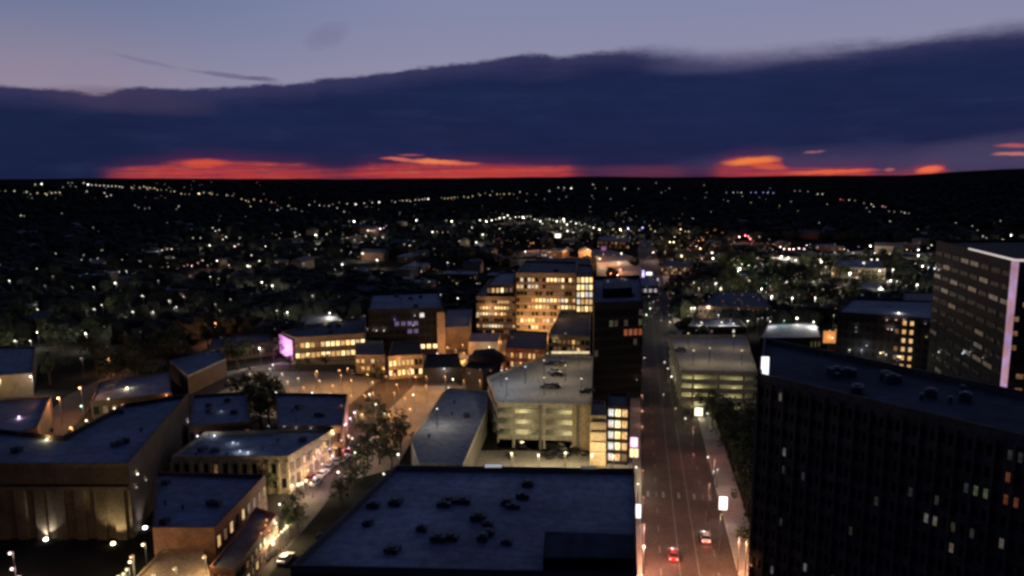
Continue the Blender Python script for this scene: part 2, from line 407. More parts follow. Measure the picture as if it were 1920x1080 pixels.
def building(name, label, pxs, h, wall, roof, parapet=.9, cat='building', world_pts=None, base=0, bands=(), group=None, coping=None, z_base=None):
    poly = [tuple(p) for p in world_pts] if world_pts else [tuple(P(x, y, h)[:2]) for x, y in pxs]
    poly = ccw(poly); cx = sum(p[0] for p in poly)/len(poly); cy = sum(p[1] for p in poly)/len(poly)
    root = thing(name, label, cat, (cx, cy, base), group); org = root.location.copy()
    b = MB(); b.prism(poly, base-.5, h-.6, wall); b.build('wall', root, org)
    b = MB(); i1 = inset(poly, .35); n = len(poly)
    # roof deck, parapet ring
    b.add([(p[0], p[1], h-.55) for p in i1], [list(range(n))], roof)
    vs = []
    for z, pl in ((h-.6, poly), (h+parapet-.6, poly), (h+parapet-.6, i1), (h-.55, i1)):
        vs += [(p[0], p[1], z) for p in pl]
    fs = [[k*n+i, k*n+(i+1) % n, (k+1)*n+(i+1) % n, (k+1)*n+i] for k in range(3) for i in range(n)]
    b.add(vs, fs, coping or wall)
    b.build('roof', root, org)
    for z, t, out_d, mt in bands:
        bb = MB(); o1 = inset(poly, -out_d); o0 = inset(poly, .02)
        bb.prism(o1, z, z+t, mt); bb.build('cornice', root, org)
    BLD.append((poly, h)); root['_'] = 0; del root['_']
    return root, poly, org
rnd = random.random
def chooser(spec):      # spec: list of (key, probability)
    def f(c, r_):
        x = rnd()
        for k, p in spec:
            if x < p: return k
            x -= p
        return 'x'
    return f

# 1 foreground flat roof
big, bp, bo = building('flat_roof_building', 'large low block with dark blue flat roof dotted with machinery, in the foreground',
    [(545,1068),(1195,1082),(1190,884),(742,878)], 15, M_dark, M_roofg, 1.3, coping=M_concd)
windows(big, bp[1], bp[2], 1, 13, 3, 16, pick=chooser([('f', .2)])) if False else None
b = MB(); q = [P(x, y, 15) for x, y in ((1018,1078),(1188,1080),(1188,1030),(1022,1024))]
q = ccw([tuple(p[:2]) for p in q]); b.prism(q, 14.46, 17.6, M_dark); i_ = inset(q, .3); b.prism(i_, 17.6, 17.75, M_hrr); b.build('stair_bulkhead', big, bo)
units = [(742,940),(700,946),(832,945),(842,935),(868,938),(690,978),(791,990),(822,1008),(846,1006),(897,968),(915,980),(950,940),(962,948),(990,905),(736,1028),(602,1004),
         (950,1014),(905,1006),(980,930),(915,997)]
def rooftop_unit(px_, py_, h, label, s=1.0, rz=0.0):
    p = P(px_, py_, h); root = thing('rooftop_unit', label, 'rooftop unit', (p.x, p.y, h-.55), None, rz)
    w, d_, hh = 2.2*s*random.uniform(.7, 1.3), 1.9*s*random.uniform(.6, 1.3), .95*s*random.uniform(.6, 1.2)
    b = MB(); b.box((0, 0, hh/2+.15), (w, d_, hh), M_unit); b.box((0, 0, .08), (w*.9, d_*.9, .16), M_metal); b.build('casing', root)
    b = MB(); b.tube((0, 0, hh+.15), (0, 0, hh+.4), d_*.33, d_*.33, M_metal, 10); b.build('fan_cowl', root)
    b = MB()
    for k in range(4): b.box((0, -d_/2-.03, .5+k*hh*.2), (w*.8, .06, hh*.08), M_metal)
    b.build('louvre', root)
    return root
place = ['at the far left edge of the pack', 'left of the pair near the back', 'middle of the back row', 'just behind its twin in the back row', 'right of the back pair', 'lowest at the left side',
         'alone in the centre-left', 'left of the two centre front ones', 'right of the two centre front ones', 'upper of the centre-right pair', 'lower of the centre-right pair', 'left of the back right pair',
         'right of the back right pair', 'nearest the back parapet', 'alone near the front edge', 'small and nearest the front left corner', 'front right of the cluster', 'front centre of the cluster',
         'beside the right-hand bay', 'closest behind the front centre one']
for (x, y), w_ in zip(units, place):
    rooftop_unit(x, y, 15, 'dark air unit on the big blue roof, ' + w_, 1.0 if (x, y) != (602,1004) else .6, random.uniform(-.1, .1))
def wall_bar(x0, x1, y, h, label, col_, s, hh=.5):
    a, c = P(x0, y, h), P(x1, y, h); root = thing('strip_light', label, 'light', a.lerp(c, .5))
    d = c-a; rz = math.atan2(d.y, d.x); b = MB(); b.box((0, 0, 0), (d.length, .25, hh), emat('strip %s %.1f' % (str(col_), s), col_, s)); o = b.build('diffuser', root); 
    b = MB(); b.box((0, .2, 0), (d.length+.2, .12, hh+.15), M_black); b.build('housing', root)
    root.rotation_euler.z = rz; return root
wall_bar(909, 941, 873.5, 17.4, 'short white strip light on the back parapet of the big blue roof', (.8,.85,.95), .45, .55)
wall_bar(1090, 1117, 877, 17.0, 'dim grey strip light on the back parapet beside the lit garage', (.7,.72,.75), .12, .4)

# 2 parking garage with lit open decks
def garage(name, label, pxs, h, levels, lit, col_l, wallcol, solid=0.0, bays=2, en=700, front=0):
    poly = ccw([tuple(P(x, y, h)[:2]) for x, y in pxs]); cx = sum(p[0] for p in poly)/len(poly); cy = sum(p[1] for p in poly)/len(poly)
    root = thing(name, label, 'parking garage', (cx, cy, 0)); org = root.location.copy(); dz = h/levels; n = len(poly)
    core = inset(poly, 9)
    for k in range(levels+1):
        b = MB(); b.prism(poly, k*dz-.28, k*dz, wallcol); b.build('deck', root, org)
        if k:
            bb = MB(); i1 = inset(poly, .22); o1 = inset(poly, -.02); z0, z1 = k*dz-.5, k*dz+.95
            vs = [(p[0], p[1], z) for z, pl in ((z0, o1), (z1, o1), (z1, i1), (z0, i1)) for p in pl]
            bb.add(vs, [[j*n+i, j*n+(i+1) % n, ((j+1) % 4)*n+(i+1) % n, ((j+1) % 4)*n+i] for j in range(4) for i in range(n)], wallcol); bb.build('parapet', root, org)
    b = MB(); b.prism(core, 0, h-.3, wallcol); b.build('core_wall', root, org)
    for i in range(n):
        A, B = Vector(poly[i]), Vector(poly[(i+1) % n]); L = (B-A).length; m_ = max(2, int(L/9)+1)
        for k in range(m_):
            p = A.lerp(B, (k+.5)/m_); e = (B-A).normalized(); p = p+Vector((-e.y, e.x))*.45
            b = MB(); b.box((p.x, p.y, h/2), (.6, .6, h), wallcol, math.atan2(e.y, e.x)); b.build('column', root, org)
    for i in lit:
        A, B = Vector(poly[i]), Vector(poly[(i+1) % n]); e = (B-A).normalized(); nn = Vector((-e.y, e.x)); L = (B-A).length
        m_ = max(1, int(L/11))
        for k in range(levels):
            for j in range(m_):
                p = A.lerp(B, (j+.5)/m_)+nn*4.5
                b = MB(); b.box((p.x, p.y, (k+1)*dz-.4), (1.6, .3, .12), emat('garage tube '+str(col_l), col_l, 6), math.atan2(e.y, e.x)); b.build('ceiling_lamp', root, org)
                light(root, Vector((p.x, p.y, (k+1)*dz-.75))-org, en, col_l, .3)
    BLD.append((poly, h))
    return root, poly, org
YG = (1,.88,.45)
g1, gp, go = garage('parking_garage', 'open concrete parking garage with yellow lit levels, left of the road',
    [(934,760),(1108,764),(1112,672),(1028,668),(914,712)], 12.3, 4, (0,), YG, M_conc, en=520)
# solid end wall at the right of the front
A, B = Vector(gp[0]), Vector(gp[1]); e = (B-A).normalized(); nn = Vector((e.y, -e.x))
b = MB(); a_ = A.lerp(B, .80)+nn*.25; c_ = A.lerp(B, .995)+nn*.25
b.prism([tuple(a_), tuple(c_), tuple(c_-nn*.2), tuple(a_-nn*.2)], 0, 12.9, M_tan); b.build('end_wall', g1, go)
for t_ in (.46, .86):
    b = MB(); a_ = A.lerp(B, t_)+nn*.5; b.box((a_.x, a_.y, 6.2), (.7, .5, 12.6), M_concd, math.atan2(e.y, e.x)); b.build('pilaster', g1, go)
# 3 stair tower and louvred block
lb, lp, lo = building('louvred_block', 'peach louvred annex between the garage decks and the glass stair tower',
    [(1107,778),(1137,779),(1135,752),(1108,750)], 14.5, M_tan, M_roofd, .5)
A, B = Vector(lp[0]), Vector(lp[1]); e = (B-A).normalized(); nn = Vector((e.y, -e.x))
for k in range(5):
    a_ = A.lerp(B, .5)+nn*.35; b = MB(); b.box((a_.x, a_.y, 1.6+k*2.7), ((B-A).length*.92, .5, .9), M_tan, math.atan2(e.y, e.x)); b.build('louvre', lb, lo)
stt, sp_, so = building('stair_tower', 'slim glass stair tower with brightly lit landings in front of the dark tower',
    [(1140,760),(1178,762),(1176,738),(1141,737)], 16, M_dark, M_roofd, .6)
windows(stt, sp_[0], sp_[1], .5, 15.6, 5, 3, (.9, .72), pick=lambda c, r_: ['w', 'b', 'm'][c] if r_ > 0 else ['w', 'm', 'd'][c])
# 2b long curved roof left of the garage
lr, lrp, lro = building('long_shed', 'long pale roofed shed tapering towards the lit square, left of the parking garage',
    [(785,868),(868,872),(912,770),(915,733),(838,728),(770,826)], 7.5, M_concd, M_roofl, .7, coping=M_conc)
# 4 dark tower
dt, dp, do_ = building('dark_tower', 'tall unlit glass tower with bluish flat top and one red lit room',
    [(1114,572),(1206,568),(1200,520),(1112,522)], 33, M_dark, M_roofb, 1.5)
def dpick(c, r_):
    if r_ == 6 and c >= 6: return 'r'
    if r_ in (7, 8) and rnd() < .3: return 'g' if rnd() < .6 else 'f'
    return 'f' if rnd() < .06 else 'x'
windows(dt, dp[0], dp[1], 1.5, 31.5, 9, 10, (.82, .7), pick=dpick)
b = MB(); q = ccw([tuple(P(x, y, 33)[:2]) for x, y in ((1130,556),(1185,554),(1180,534),(1132,535))]); b.prism(q, 32.4, 35.6, M_dark); b.prism(inset(q, .4), 35.6, 35.75, M_roofd); b.build('penthouse', dt, do_)
# 5 office block with lit windows
ob, op_, oo = building('office_block', 'tall office block with rows of yellow lit windows facing the square',
    [(968,514),(1080,515),(1082,492),(984,490)], 29, M_tan, M_roofd, 1.2)
def rows(patterns):
    def f(c, r_):
        s_ = patterns[r_]; return {'.': 'x', ' ': None}.get(s_[c % len(s_)], s_[c % len(s_)])
    return f
pat = ["xddxbbdxddxxddxx", "dbmbbddmwdbbwdbx", "xxddxxdxdxxdxxdx", "xdxmmbbmmdxmbbmm", "xdddmbbbwbbmwbdm", "xxxddxxdxxdddxxd", "mwxwmwdxddddmddd", "xwxwmxdxbbbmbxbd"]
windows(ob, op_[0], op_[1], 1.5, 28, 8, 16, (.78, .6), pick=rows(pat))
for t_ in (-.35, .1, .4, .7): light(ob, Vector((op_[0][0]+(op_[1][0]-op_[0][0])*t_, op_[0][1]-9, 5))-oo, 5200, (1,.52,.2), .5)  # fill lights without fittings, added to wash the facade gold
for t_ in (-.35, .3, .8): light(ob, Vector((op_[0][0]+(op_[1][0]-op_[0][0])*t_, op_[0][1]-16, 15))-oo, 900, (1,.55,.25), .5)  # weaker fills, added higher up and further out
oc, ocp, oco = building('glass_corner_tower', 'glowing yellow glass corner bay rising at the right end of the office block',
    [(1081,516),(1112,516),(1110,497),(1083,496)], 29, M_brown, M_roofd, .8)
windows(oc, ocp[0], ocp[1], 11, 28.4, 5, 4, (.8, .78), pick=lambda c, r_: random.choice('bbbmw'))
ol, olp, olo = building('terraced_wing', 'lower terraced wing with two long rows of lit windows, left of the office block',
    [(893,557),(966,558),(966,520),(918,524)], 19.5, M_tan, M_roofl, 1.0)
windows(ol, olp[0], olp[1], 1.5, 18.8, 6, 13, (.74, .5), pick=rows(["xxdxxmxxxddxx", "mdmmwbbwmdddm", "xdxxddxxxdxxd", "wmbbwmbmbmddx", "dmbbmdbbbbmdd", "xxxddxxmmmmdx"]))
ou, oup, ouo = building('upper_terrace_block', 'set-back roof pavilion with three warm lamps above the terraced wing',
    [(912,535),(962,534),(966,510),(935,512)], 24.5, M_brown, M_roofl, .7)
windows(ou, oup[0], oup[1], 20, 24, 1, 6, (.7, .6), pick=rows(["dmmbdd"]))
of_, ofp, ofo = building('garden_block', 'low violet-roofed block with lit shopfronts at the foot of the office block',
    [(1028,628),(1106,632),(1108,585),(1050,583)], 11, M_tan, M_roofd, .8)
windows(of_, ofp[0], ofp[1], .8, 10, 3, 9, (.7, .6), pick=chooser([('m', .25), ('d', .45)]))
wall_bar(1034, 1105, 661, 5.2, 'long cream lit canopy edge behind the garage roof', (1,.78,.45), .9, .9)
# 6 purple dark building
pb, pp, po = building('violet_lit_block', 'dark block with a blue roof and violet windows behind the lit square',
    [(690,582),(832,578),(822,547),(698,552)], 20, M_dark, M_roofb, 1.0)
windows(pb, pp[0], pp[1], 2, 19, 5, 12, (.75, .6), pick=lambda c, r_: 'p' if (r_ in (2, 3) and c in (4, 5, 6, 7) and rnd() < .55) else ('w' if (c, r_) == (8, 4) else ('b' if r_ == 0 and 4 < c < 11 else 'x')))
pr, prp, pro = building('pale_side_block', 'narrow tan stone slab stuck to the right flank of the violet windowed block',
    [(819,586),(834,585),(829,574),(818,575)], 18.5, M_tan, M_roofd, .6)
# 7 screen building
sb, sbp, sbo = building('low_arcade_building', 'low two-storey arcade building with warm lit galleries and a pink screen on its end',
    [(552,634),(684,626),(686,592),(527,622)], 10.5, M_tan, M_roofd, .9)
windows(sb, sbp[0], sbp[1], .8, 9.4, 2, 14, (.84, .52), pick=rows(["bmbmmbbmmbmbdm", "dmbmdmbbbmbbmb"]))
windows(sb, sbp[3], sbp[0], .8, 9.4, 2, 3, (.7, .5), pick=rows(["dmd", "xdx"]))
A, B = Vector(sbp[3]), Vector(sbp[0]); e = (B-A).normalized(); nn = Vector((e.y, -e.x)); a_ = A.lerp(B, .5)+nn*.9
root = thing('video_screen', 'glowing magenta video screen on the left end of the low arcade building', 'screen', (a_.x, a_.y, 1.6)); ww = (B-A).length*.95; rz = math.atan2(e.y, e.x)
scr = bpy.data.materials.new('magenta screen'); scr.use_nodes = True; nt = scr.node_tree; bs = nt.nodes['Principled BSDF']
g_ = nt.nodes.new('ShaderNodeTexCoord'); nz = nt.nodes.new('ShaderNodeTexNoise'); nz.inputs['Scale'].default_value = .55; nz.inputs['Detail'].default_value = 3; nt.links.new(g_.outputs['Object'], nz.inputs[0])
rp = nt.nodes.new('ShaderNodeValToRGB'); rp.color_ramp.elements[0].position = .38; rp.color_ramp.elements[0].color = (.55,.12,.68,1); rp.color_ramp.elements[1].position = .62; rp.color_ramp.elements[1].color = (.8,.22,.66,1)
nt.links.new(nz.outputs[0], rp.inputs[0]); nt.links.new(rp.outputs[0], bs.inputs['Emission Color']); bs.inputs['Emission Strength'].default_value = .85
b = MB(); b.box((0, 0, 4), (ww, .3, 8), scr); b.build('display', root)
b = MB(); b.box((0, .3, 4), (ww+.4, .25, 8.5), M_black); b.build('housing', root); root.rotation_euler.z = rz
light(root, (0, -3, 3.5), 900, (1,.35,.9), 1.0)
# 8.. small blocks of the square
kb, kp, ko = building('grey_kiosk', 'plain grey box roofed kiosk standing in front of the violet windowed block', [(666,664),(722,664),(716,634),(668,636)], 7.5, M_tan, M_concd, .3)
windows(kb, kp[0], kp[1], .5, 6.2, 2, 6, (.7, .6), pick=chooser([('m', .5), ('d', .5)]))
sq1, s1p, s1o = building('square_house', 'tan two-storey house with bright shop windows on the lit square', [(728,668),(792,664),(788,640),(735,641)], 9, M_tan, M_brown, .6)
windows(sq1, s1p[0], s1p[1], .6, 8, 2, 8, (.75, .6), pick=chooser([('b', .35), ('m', .4)]))
dm, dmp, dmo = building('dark_lodge', 'dark low lodge with flat roof fringed by a lit rail in the square', [(792,690),(866,688),(860,662),(800,664)], 6, M_dark, M_dark, .5)
ds, dsp, dso = building('domed_hall', 'dark round-ended hall beside the orange glowing lamp sculpture', [(872,688),(905,693),(940,684),(946,664),(925,652),(890,655)], 8, M_dark, M_dark, .4)
b = MB(); c0 = Vector(dso); b.ball((c0.x, c0.y, 7.3), 7.5, M_dark, 16, 8, .5); b.build('dome', ds, dso)
oh, ohp, oho = building('brick_terrace', 'orange lit brick terrace with a mauve roof beneath the office block', [(948,652),(1022,656),(1026,622),(955,618)], 9, M_brick, M_roofd, .6)
windows(oh, ohp[0], ohp[1], .8, 8, 2, 9, (.6, .6), pick=chooser([('m', .3), ('d', .5)]))
vh, vhp, vho = building('mauve_hall', 'pale mauve roofed hall between the violet block and the office block', [(832,614),(880,612),(886,578),(838,580)], 10, M_tan, M_roofl, .6)
fh1, _, _ = building('flat_pavilion', 'small flat pale pavilion right of the dark round hall', [(878,640),(934,640),(938,622),(884,624)], 6, M_tan, M_roofl, .4)
# glowing crescent lamp
p = P(862, 680, 2.0); root = thing('lamp_sculpture', 'orange glowing crescent shaped lamp sculpture standing in the square', 'sculpture', (p.x, p.y, 0))
b = MB(); Em = emat('glowing amber', (1,.55,.12), 1.8, True)
pts = [(math.cos(t), math.sin(t)) for t in [math.pi*(1.1+.75*k/10) for k in range(11)]]
for k in range(10):
    r1 = .15+.65*math.sin(math.pi*k/10); r2 = .15+.65*math.sin(math.pi*(k+1)/10)
    b.tube((pts[k][0]*2.6, 0, 4.6+pts[k][1]*2.6), (pts[k+1][0]*2.6, 0, 4.6+pts[k+1][1]*2.6), r1, r2, Em, 8)
b.build('crescent', root); b = MB(); b.tube((0, 0, 0), (0, 0, 1.6), .5, .3, M_black, 8); b.build('plinth', root)
light(root, (0, -2.5, 5), 2500, (1,.5,.15), .8)

# 13 right garage
g2, g2p, g2o = garage('parking_garage', 'olive lit parking garage with a pale top deck on the right side of the road',
    [(1276,699),(1420,702),(1398,632),(1255,632)], 12, 4, (0, 3), YGR, M_conc, en=330)
# 14 foreground dark tower at right
rt, rp_, ro = building('high_rise', 'huge dark high-rise with unlit windows in the lower right corner',
    [(1424,705),(1990,838),(1985,752),(1432,636)], 45, M_hr, M_hrr, 1.0)
lit = {(3,12):'f',(12,5):'f'}
HC, HRW = 36, 16      # which windows of the high-rise are lit, read off the photograph
A, B = Vector(rp_[0]), Vector(rp_[1]); e = (B-A).normalized(); nn = Vector((e.y, -e.x)); LIT = {}
for x, y, k_ in ((1538,730,'h'),(1573,737,'h'),(1467,758,'H'),(1472,857,'H'),(1466,875,'h'),(1505,884,'h'),(1640,950,'h'),(1706,920,'h'),(1707,941,'h'),(1745,955,'H'),(1748,985,'H'),(1754,930,'h'),(1787,1023,'H'),
                 (1896,922,'R'),(1884,933,'R'),(1905,922,'R'),(1880,912,'R'),(1905,852,'h'),(1896,850,'h'),(1840,918,'g'),(1825,919,'g'),(1815,900,'h'),(1882,1022,'H'),(1830,983,'h'),(1600,997,'h'),(1505,1057,'H'),(1450,1078,'H'),(1560,1075,'h'),(1464,970,'h')):
    d = ray(x, y); t_ = ((A.x-CAM.x)*nn.x+(A.y-CAM.y)*nn.y)/(d.x*nn.x+d.y*nn.y); w_ = CAM+d*t_
    LIT[(int(((w_.x-A.x)*e.x+(w_.y-A.y)*e.y)/(B-A).length*HC), int(w_.z/44*HRW))] = k_
windows(rt, rp_[0], rp_[1], 0, 44, HRW, HC, (.5, .48), pick=lambda c, r_: LIT.get((c, r_), 'f' if rnd() < .01 else 'x'))
for k in range(19):
    a_ = A.lerp(B, k/18)+nn*.2; b = MB(); b.box((a_.x, a_.y, 22), (.35, .4, 44), M_hr, math.atan2(e.y, e.x)); b.build('pier', rt, ro)
# rooftop structures on the high-rise
# vertical LED sign
def lit_panel(name, label, cat, px_, py_, z, w, h, c, s, pole=True, en=0, rz=0.0, sample=False):
    p = P(px_, py_, z); root = thing(name, label, cat, (p.x, p.y, 0 if pole else z-h/2), None, rz)
    zc = z if pole else h/2
    b = MB(); b.box((0, -.12, zc), (w, .12, h), emat('panel %s %.1f' % (str(c), s), c, s, sample)); b.build('lit_face', root)
    b = MB(); b.box((0, .05, zc), (w+.25, .18, h+.25), M_black); b.build('cabinet', root)
    if pole: b = MB(); b.tube((0, .1, 0), (0, .1, z-h/2-.1), .14, .11, M_metal, 8); b.build('post', root)
    if en: light(root, (0, -1.0, zc), en, c, .5)
    return root
lit_panel('lit_sign', 'narrow white lit sign on the left shoulder of the dark high-rise', 'sign', 1434, 690, 45.6, 1.1, 3.6, (.95,.97,1), 1.6, False)
# 15 far right tower with a pink light line
ft, fp_, fo = building('corner_tower', 'slender tower at the right edge outlined by a pink light line down its corner',
    [(1904,489),(2060,492),(1990,450),(1756,452)], 52, M_dark, M_dark, .8)
i0 = min(range(4), key=lambda i: (Vector(fp_[i])-Vector(P(1904, 489, 52)[:2])).length)
windows(ft, fp_[(i0-1) % 4], fp_[i0], 2, 50, 12, 8, (.85, .4), pick=lambda c, r_: 'f' if rnd() < (.6 if r_ in (4, 9) else .1) else 'x')
windows(ft, fp_[i0], fp_[(i0+1) % 4], 2, 50, 12, 8, (.85, .4), pick=lambda c, r_: 'd' if rnd() < .35 else 'x', cap=160)
c0 = Vector(fp_[i0]); cc = Vector((fo.x, fo.y)); dd = (c0-cc).normalized()*.5
M_line = emat('pink light line', (.62,.38,.6), .9, True, var=.55, scale=.09)
b = MB(); b.tube((c0.x+dd.x, c0.y+dd.y, 0), (c0.x+dd.x, c0.y+dd.y, 52), .8, .95, M_line, 8); b.build('light_line', ft, fo)
M_line2 = emat('white rim light', (1,.85,.82), .6)
for j in (-1, 1):
    c1 = Vector(fp_[(i0+j) % 4]); e1 = c0.lerp(c1, .52 if j < 0 else 1); b = MB(); b.tube((c0.x+dd.x, c0.y+dd.y, 52.2), (e1.x+dd.x, e1.y+dd.y, 52.2), .35, .3, M_line2, 6); b.build('rim_light', ft, fo)
light(ft, Vector((c0.x+dd.x*6, c0.y+dd.y*6, 10))-fo, 600, (1,.5,.75), 1)

# ------------------------------------------------------------------ left blocks
L1, l1p, l1o = building('corner_hall', 'brown stone hall with uplit piers and a long navy roof at the lower left',
    [(-60,874),(240,874),(352,742),(236,760),(120,822),(-60,802)], 16, M_brown, M_roofb, 1.2)
i0 = min(range(6), key=lambda i: (Vector(l1p[i])-Vector(P(-60, 874, 16)[:2])).length)
A, B = Vector(l1p[i0]), Vector(l1p[(i0+1) % 6])
if (B-Vector(P(240, 874, 16)[:2])).length > 1: A, B = Vector(l1p[(i0-1) % 6]), A
e = (B-A).normalized(); nn = Vector((e.y, -e.x)); L = (B-A).length
for k in range(8):
    a_ = A.lerp(B, (k+.5)/8)+nn*.35; b = MB(); b.box((a_.x, a_.y, 5.5), (L*.065, .7, 11), M_brown, math.atan2(e.y, e.x)); b.build('pier', L1, l1o)
windows(L1, A, B, 1.5, 10, 2, 8, (.3, .7), pick=chooser([('f', .2)]))
b = MB(); a_ = A.lerp(B, .5)+nn*.4; b.box((a_.x, a_.y, 11.4), (L, .9, .8), M_brown, math.atan2(e.y, e.x)); b.build('cornice', L1, l1o)
def uplight(px_, py_, label, c, en):
    p = P(px_, py_, .4); root = thing('uplight', label, 'lamp', (p.x, p.y, 0))
    b = MB(); b.tube((0, 0, 0), (0, 0, .35), .25, .3, M_black, 8); b.build('housing', root)
    b = MB(); b.ball((0, 0, .5), .42, emat('uplight lens '+str(c), c, 14), 8, 5, .7); b.build('lens', root)
    l = light(root, (0, 0, .95), en, c, .2, spot=110, aim=(0, .35, 1)); return root
uplight(86, 1012, 'white uplight at the foot of the left pier of the brown hall', (1,1,.85), 1500)
uplight(212, 1020, 'bright yellow uplight against the right pier of the brown hall', (1,.85,.45), 3000)
uplight(272, 990, 'cool white uplight beside the right flank of the brown hall', (.9,.9,1), 1200)
b2 = building('twin_roof_block', 'navy flat roofed block right behind the brown hall, left of the dark tree', [(352,800),(470,792),(462,736),(362,742)], 10, M_brick, M_roofb, .9)
windows(b2[0], b2[1][0], b2[1][1], 1, 9, 2, 8, (.5, .6), pick=chooser([('d', .15)]))
b3 = building('twin_roof_block', 'navy flat roofed block right of the dark tree, facing the pink street lamps', [(520,800),(642,800),(652,740),(516,738)], 10, M_brick, M_roofb, .9)
windows(b3[0], b3[1][0], b3[1][1], 1, 9, 2, 9, (.5, .6), pick=chooser([('d', .3)]))
b4 = building('shop_block', 'low shop block with navy roof and pale column front along the diagonal street', [(322,858),(540,858),(628,806),(384,812)], 9, M_tan, M_roofb, 1.0)
windows(b4[0], b4[1][0], b4[1][1], .8, 8, 2, 12, (.42, .66), pick=chooser([('d', .25)]))
windows(b4[0], b4[1][1], b4[1][2], .8, 8, 2, 8, (.5, .62), pick=chooser([('m', .3), ('d', .4)]))
A, B = Vector(b4[1][0]), Vector(b4[1][1]); e = (B-A).normalized(); nn = Vector((e.y, -e.x))
for k in range(13):
    a_ = A.lerp(B, k/12)+nn*.3; b = MB(); b.box((a_.x, a_.y, 4), (.6, .6, 8), M_tan, math.atan2(e.y, e.x)); b.build('column', b4[0], b4[2])
b5 = building('brick_shop', 'brick shop block with teal roof and red lit side wall', [(286,992),(402,992),(498,892),(292,886)], 10, M_brick, M_roofb, .9)
windows(b5[0], b5[1][1], b5[1][2], .8, 9, 2, 9, (.5, .6), pick=chooser([('d', .4), ('m', .12)]))
b6 = building('gabled_cafe', 'dark roofed cafe with string-lit terrace at the lower left street corner', [(392,1062),(440,1066),(520,962),(480,950)], 7, M_brick, M_roofd, .5)
windows(b6[0], b6[1][0], b6[1][1], .8, 6.2, 2, 4, (.6, .62), pick=lambda c, r_: 'r'); windows(b6[0], b6[1][1], b6[1][2], .8, 6.2, 2, 10, (.6, .6), pick=chooser([('m', .4), ('d', .3)]))
b7 = building('tan_roof_house', 'small house with a tan lamp-lit roof at the bottom left of the picture', [(236,1100),(400,1100),(376,1012),(300,1032)], 6, M_tan, M_tan, .5)
b8 = building('bar_building', 'low bar building with a white lit porch and an orange lit end on the left', [(170,752),(322,736),(318,694),(186,716)], 6, M_brown, M_roofb, .5)
windows(b8[0], b8[1][0], b8[1][1], .6, 5, 1, 9, (.6, .6), pick=rows(["xddmwdxmm"]))
b9 = building('long_store', 'long store with a pale sloping edge behind the bar building', [(352,704),(424,672),(412,654),(318,676)], 7, M_brown, M_roofb, .6, coping=M_roofl)
b10 = building('mauve_house', 'mauve roofed house cut by the left edge of the picture', [(-60,708),(60,700),(66,650),(-60,652)], 8, M_brown, M_roofb, .6)
b11 = building('navy_roof_house', 'broad navy roofed house beneath the two orange lamps on the left', [(-60,838),(70,800),(96,742),(-60,756)], 8, M_brown, M_roofb, .6)
# mid-distance blocks
mid = [
 ('long unlit warehouse with a pale outlined roof, right of the road', [(1310,574),(1448,576),(1420,545),(1350,544)], 8, M_brown, M_roofd, chooser([('d', .15)])),
 ('navy apartment block with a column of lit windows behind the dark high-rise', [(1570,584),(1790,600),(1770,565),(1600,560)], 22, M_dark, M_roofb, lambda c, r_: ('m' if c in (9, 10) and rnd() < .8 else ('d' if c in (8, 14) and rnd() < .5 else 'x'))),
 ('dull green roofed hall behind the navy apartment block', [(1690,578),(1760,578),(1750,548),(1695,548)], 12, M_brown, M_concd, chooser([('d', .1)])),
 ('teal roofed shop with a fairy-lit front edge, left of the orange kiosk', [(1425,634),(1540,632),(1530,605),(1440,606)], 6, M_dark, M_roofb, chooser([('g', .2)])),
 ('low dark store behind the right-hand garage', [(1290,612),(1400,612),(1385,596),(1300,596)], 7, M_brown, M_roofd, chooser([('w', .15), ('d', .15)])),
 ('dark slab block left of the road behind the office block', [(1000,500),(1108,502),(1106,484),(1006,484)], 12, M_dark, M_roofd, chooser([('d', .1)])),
 ('small violet lit store with glaring white signs beyond the dark tower', [(1196,536),(1234,536),(1232,520),(1200,520)], 6, M_dark, M_roofb, lambda c, r_: ['p', 'w', 'w', 'p'][c % 4]),
 ('wide dim roofed hall on the left beyond the bar building', [(388,655),(520,640),(500,622),(400,632)], 6, M_brown, M_roofd, chooser([('d', .1)])),
 ('unlit block with a bluish roof left of the violet windowed block', [(560,610),(640,602),(630,585),(566,590)], 6, M_dark, M_roofd, chooser([('f', .1)])),
 ('dim lit store front on the plain right of the orange road bend', [(1240,500),(1300,500),(1296,488),(1244,488)], 7, M_brown, M_roofd, chooser([('m', .25), ('d', .3)])),
 ('olive glowing store beside the lit park trees', [(1440,492),(1500,492),(1496,482),(1446,482)], 7, M_tan, M_roofd, chooser([('m', .35), ('d', .3)])),
 ('pale long office with reflecting roof near the right-hand lane', [(1560,500),(1660,504),(1650,488),(1570,486)], 8, M_tan, M_roofb, chooser([('m', .1), ('d', .2)])),
 ('pinkish flat shed below the right-hand lane', [(1615,545),(1662,548),(1650,532),(1612,528)], 7, M_tan, M_roofl, chooser([('d', .2)])),
 ('flat store with bluish roof among the far centre lights', [(1120,450),(1180,452),(1176,444),(1124,443)], 9, M_brown, M_roofb, chooser([('m', .2), ('d', .3)])),
]
for lab, q, h, wm, rm, pk in mid:
    o = building('mid_block', lab, q, h, wm, rm, .6)
    windows(o[0], o[1][0], o[1][1], .8, h-.9, max(1, int(h/3.4)), 16, (.55, .55), pick=pk)

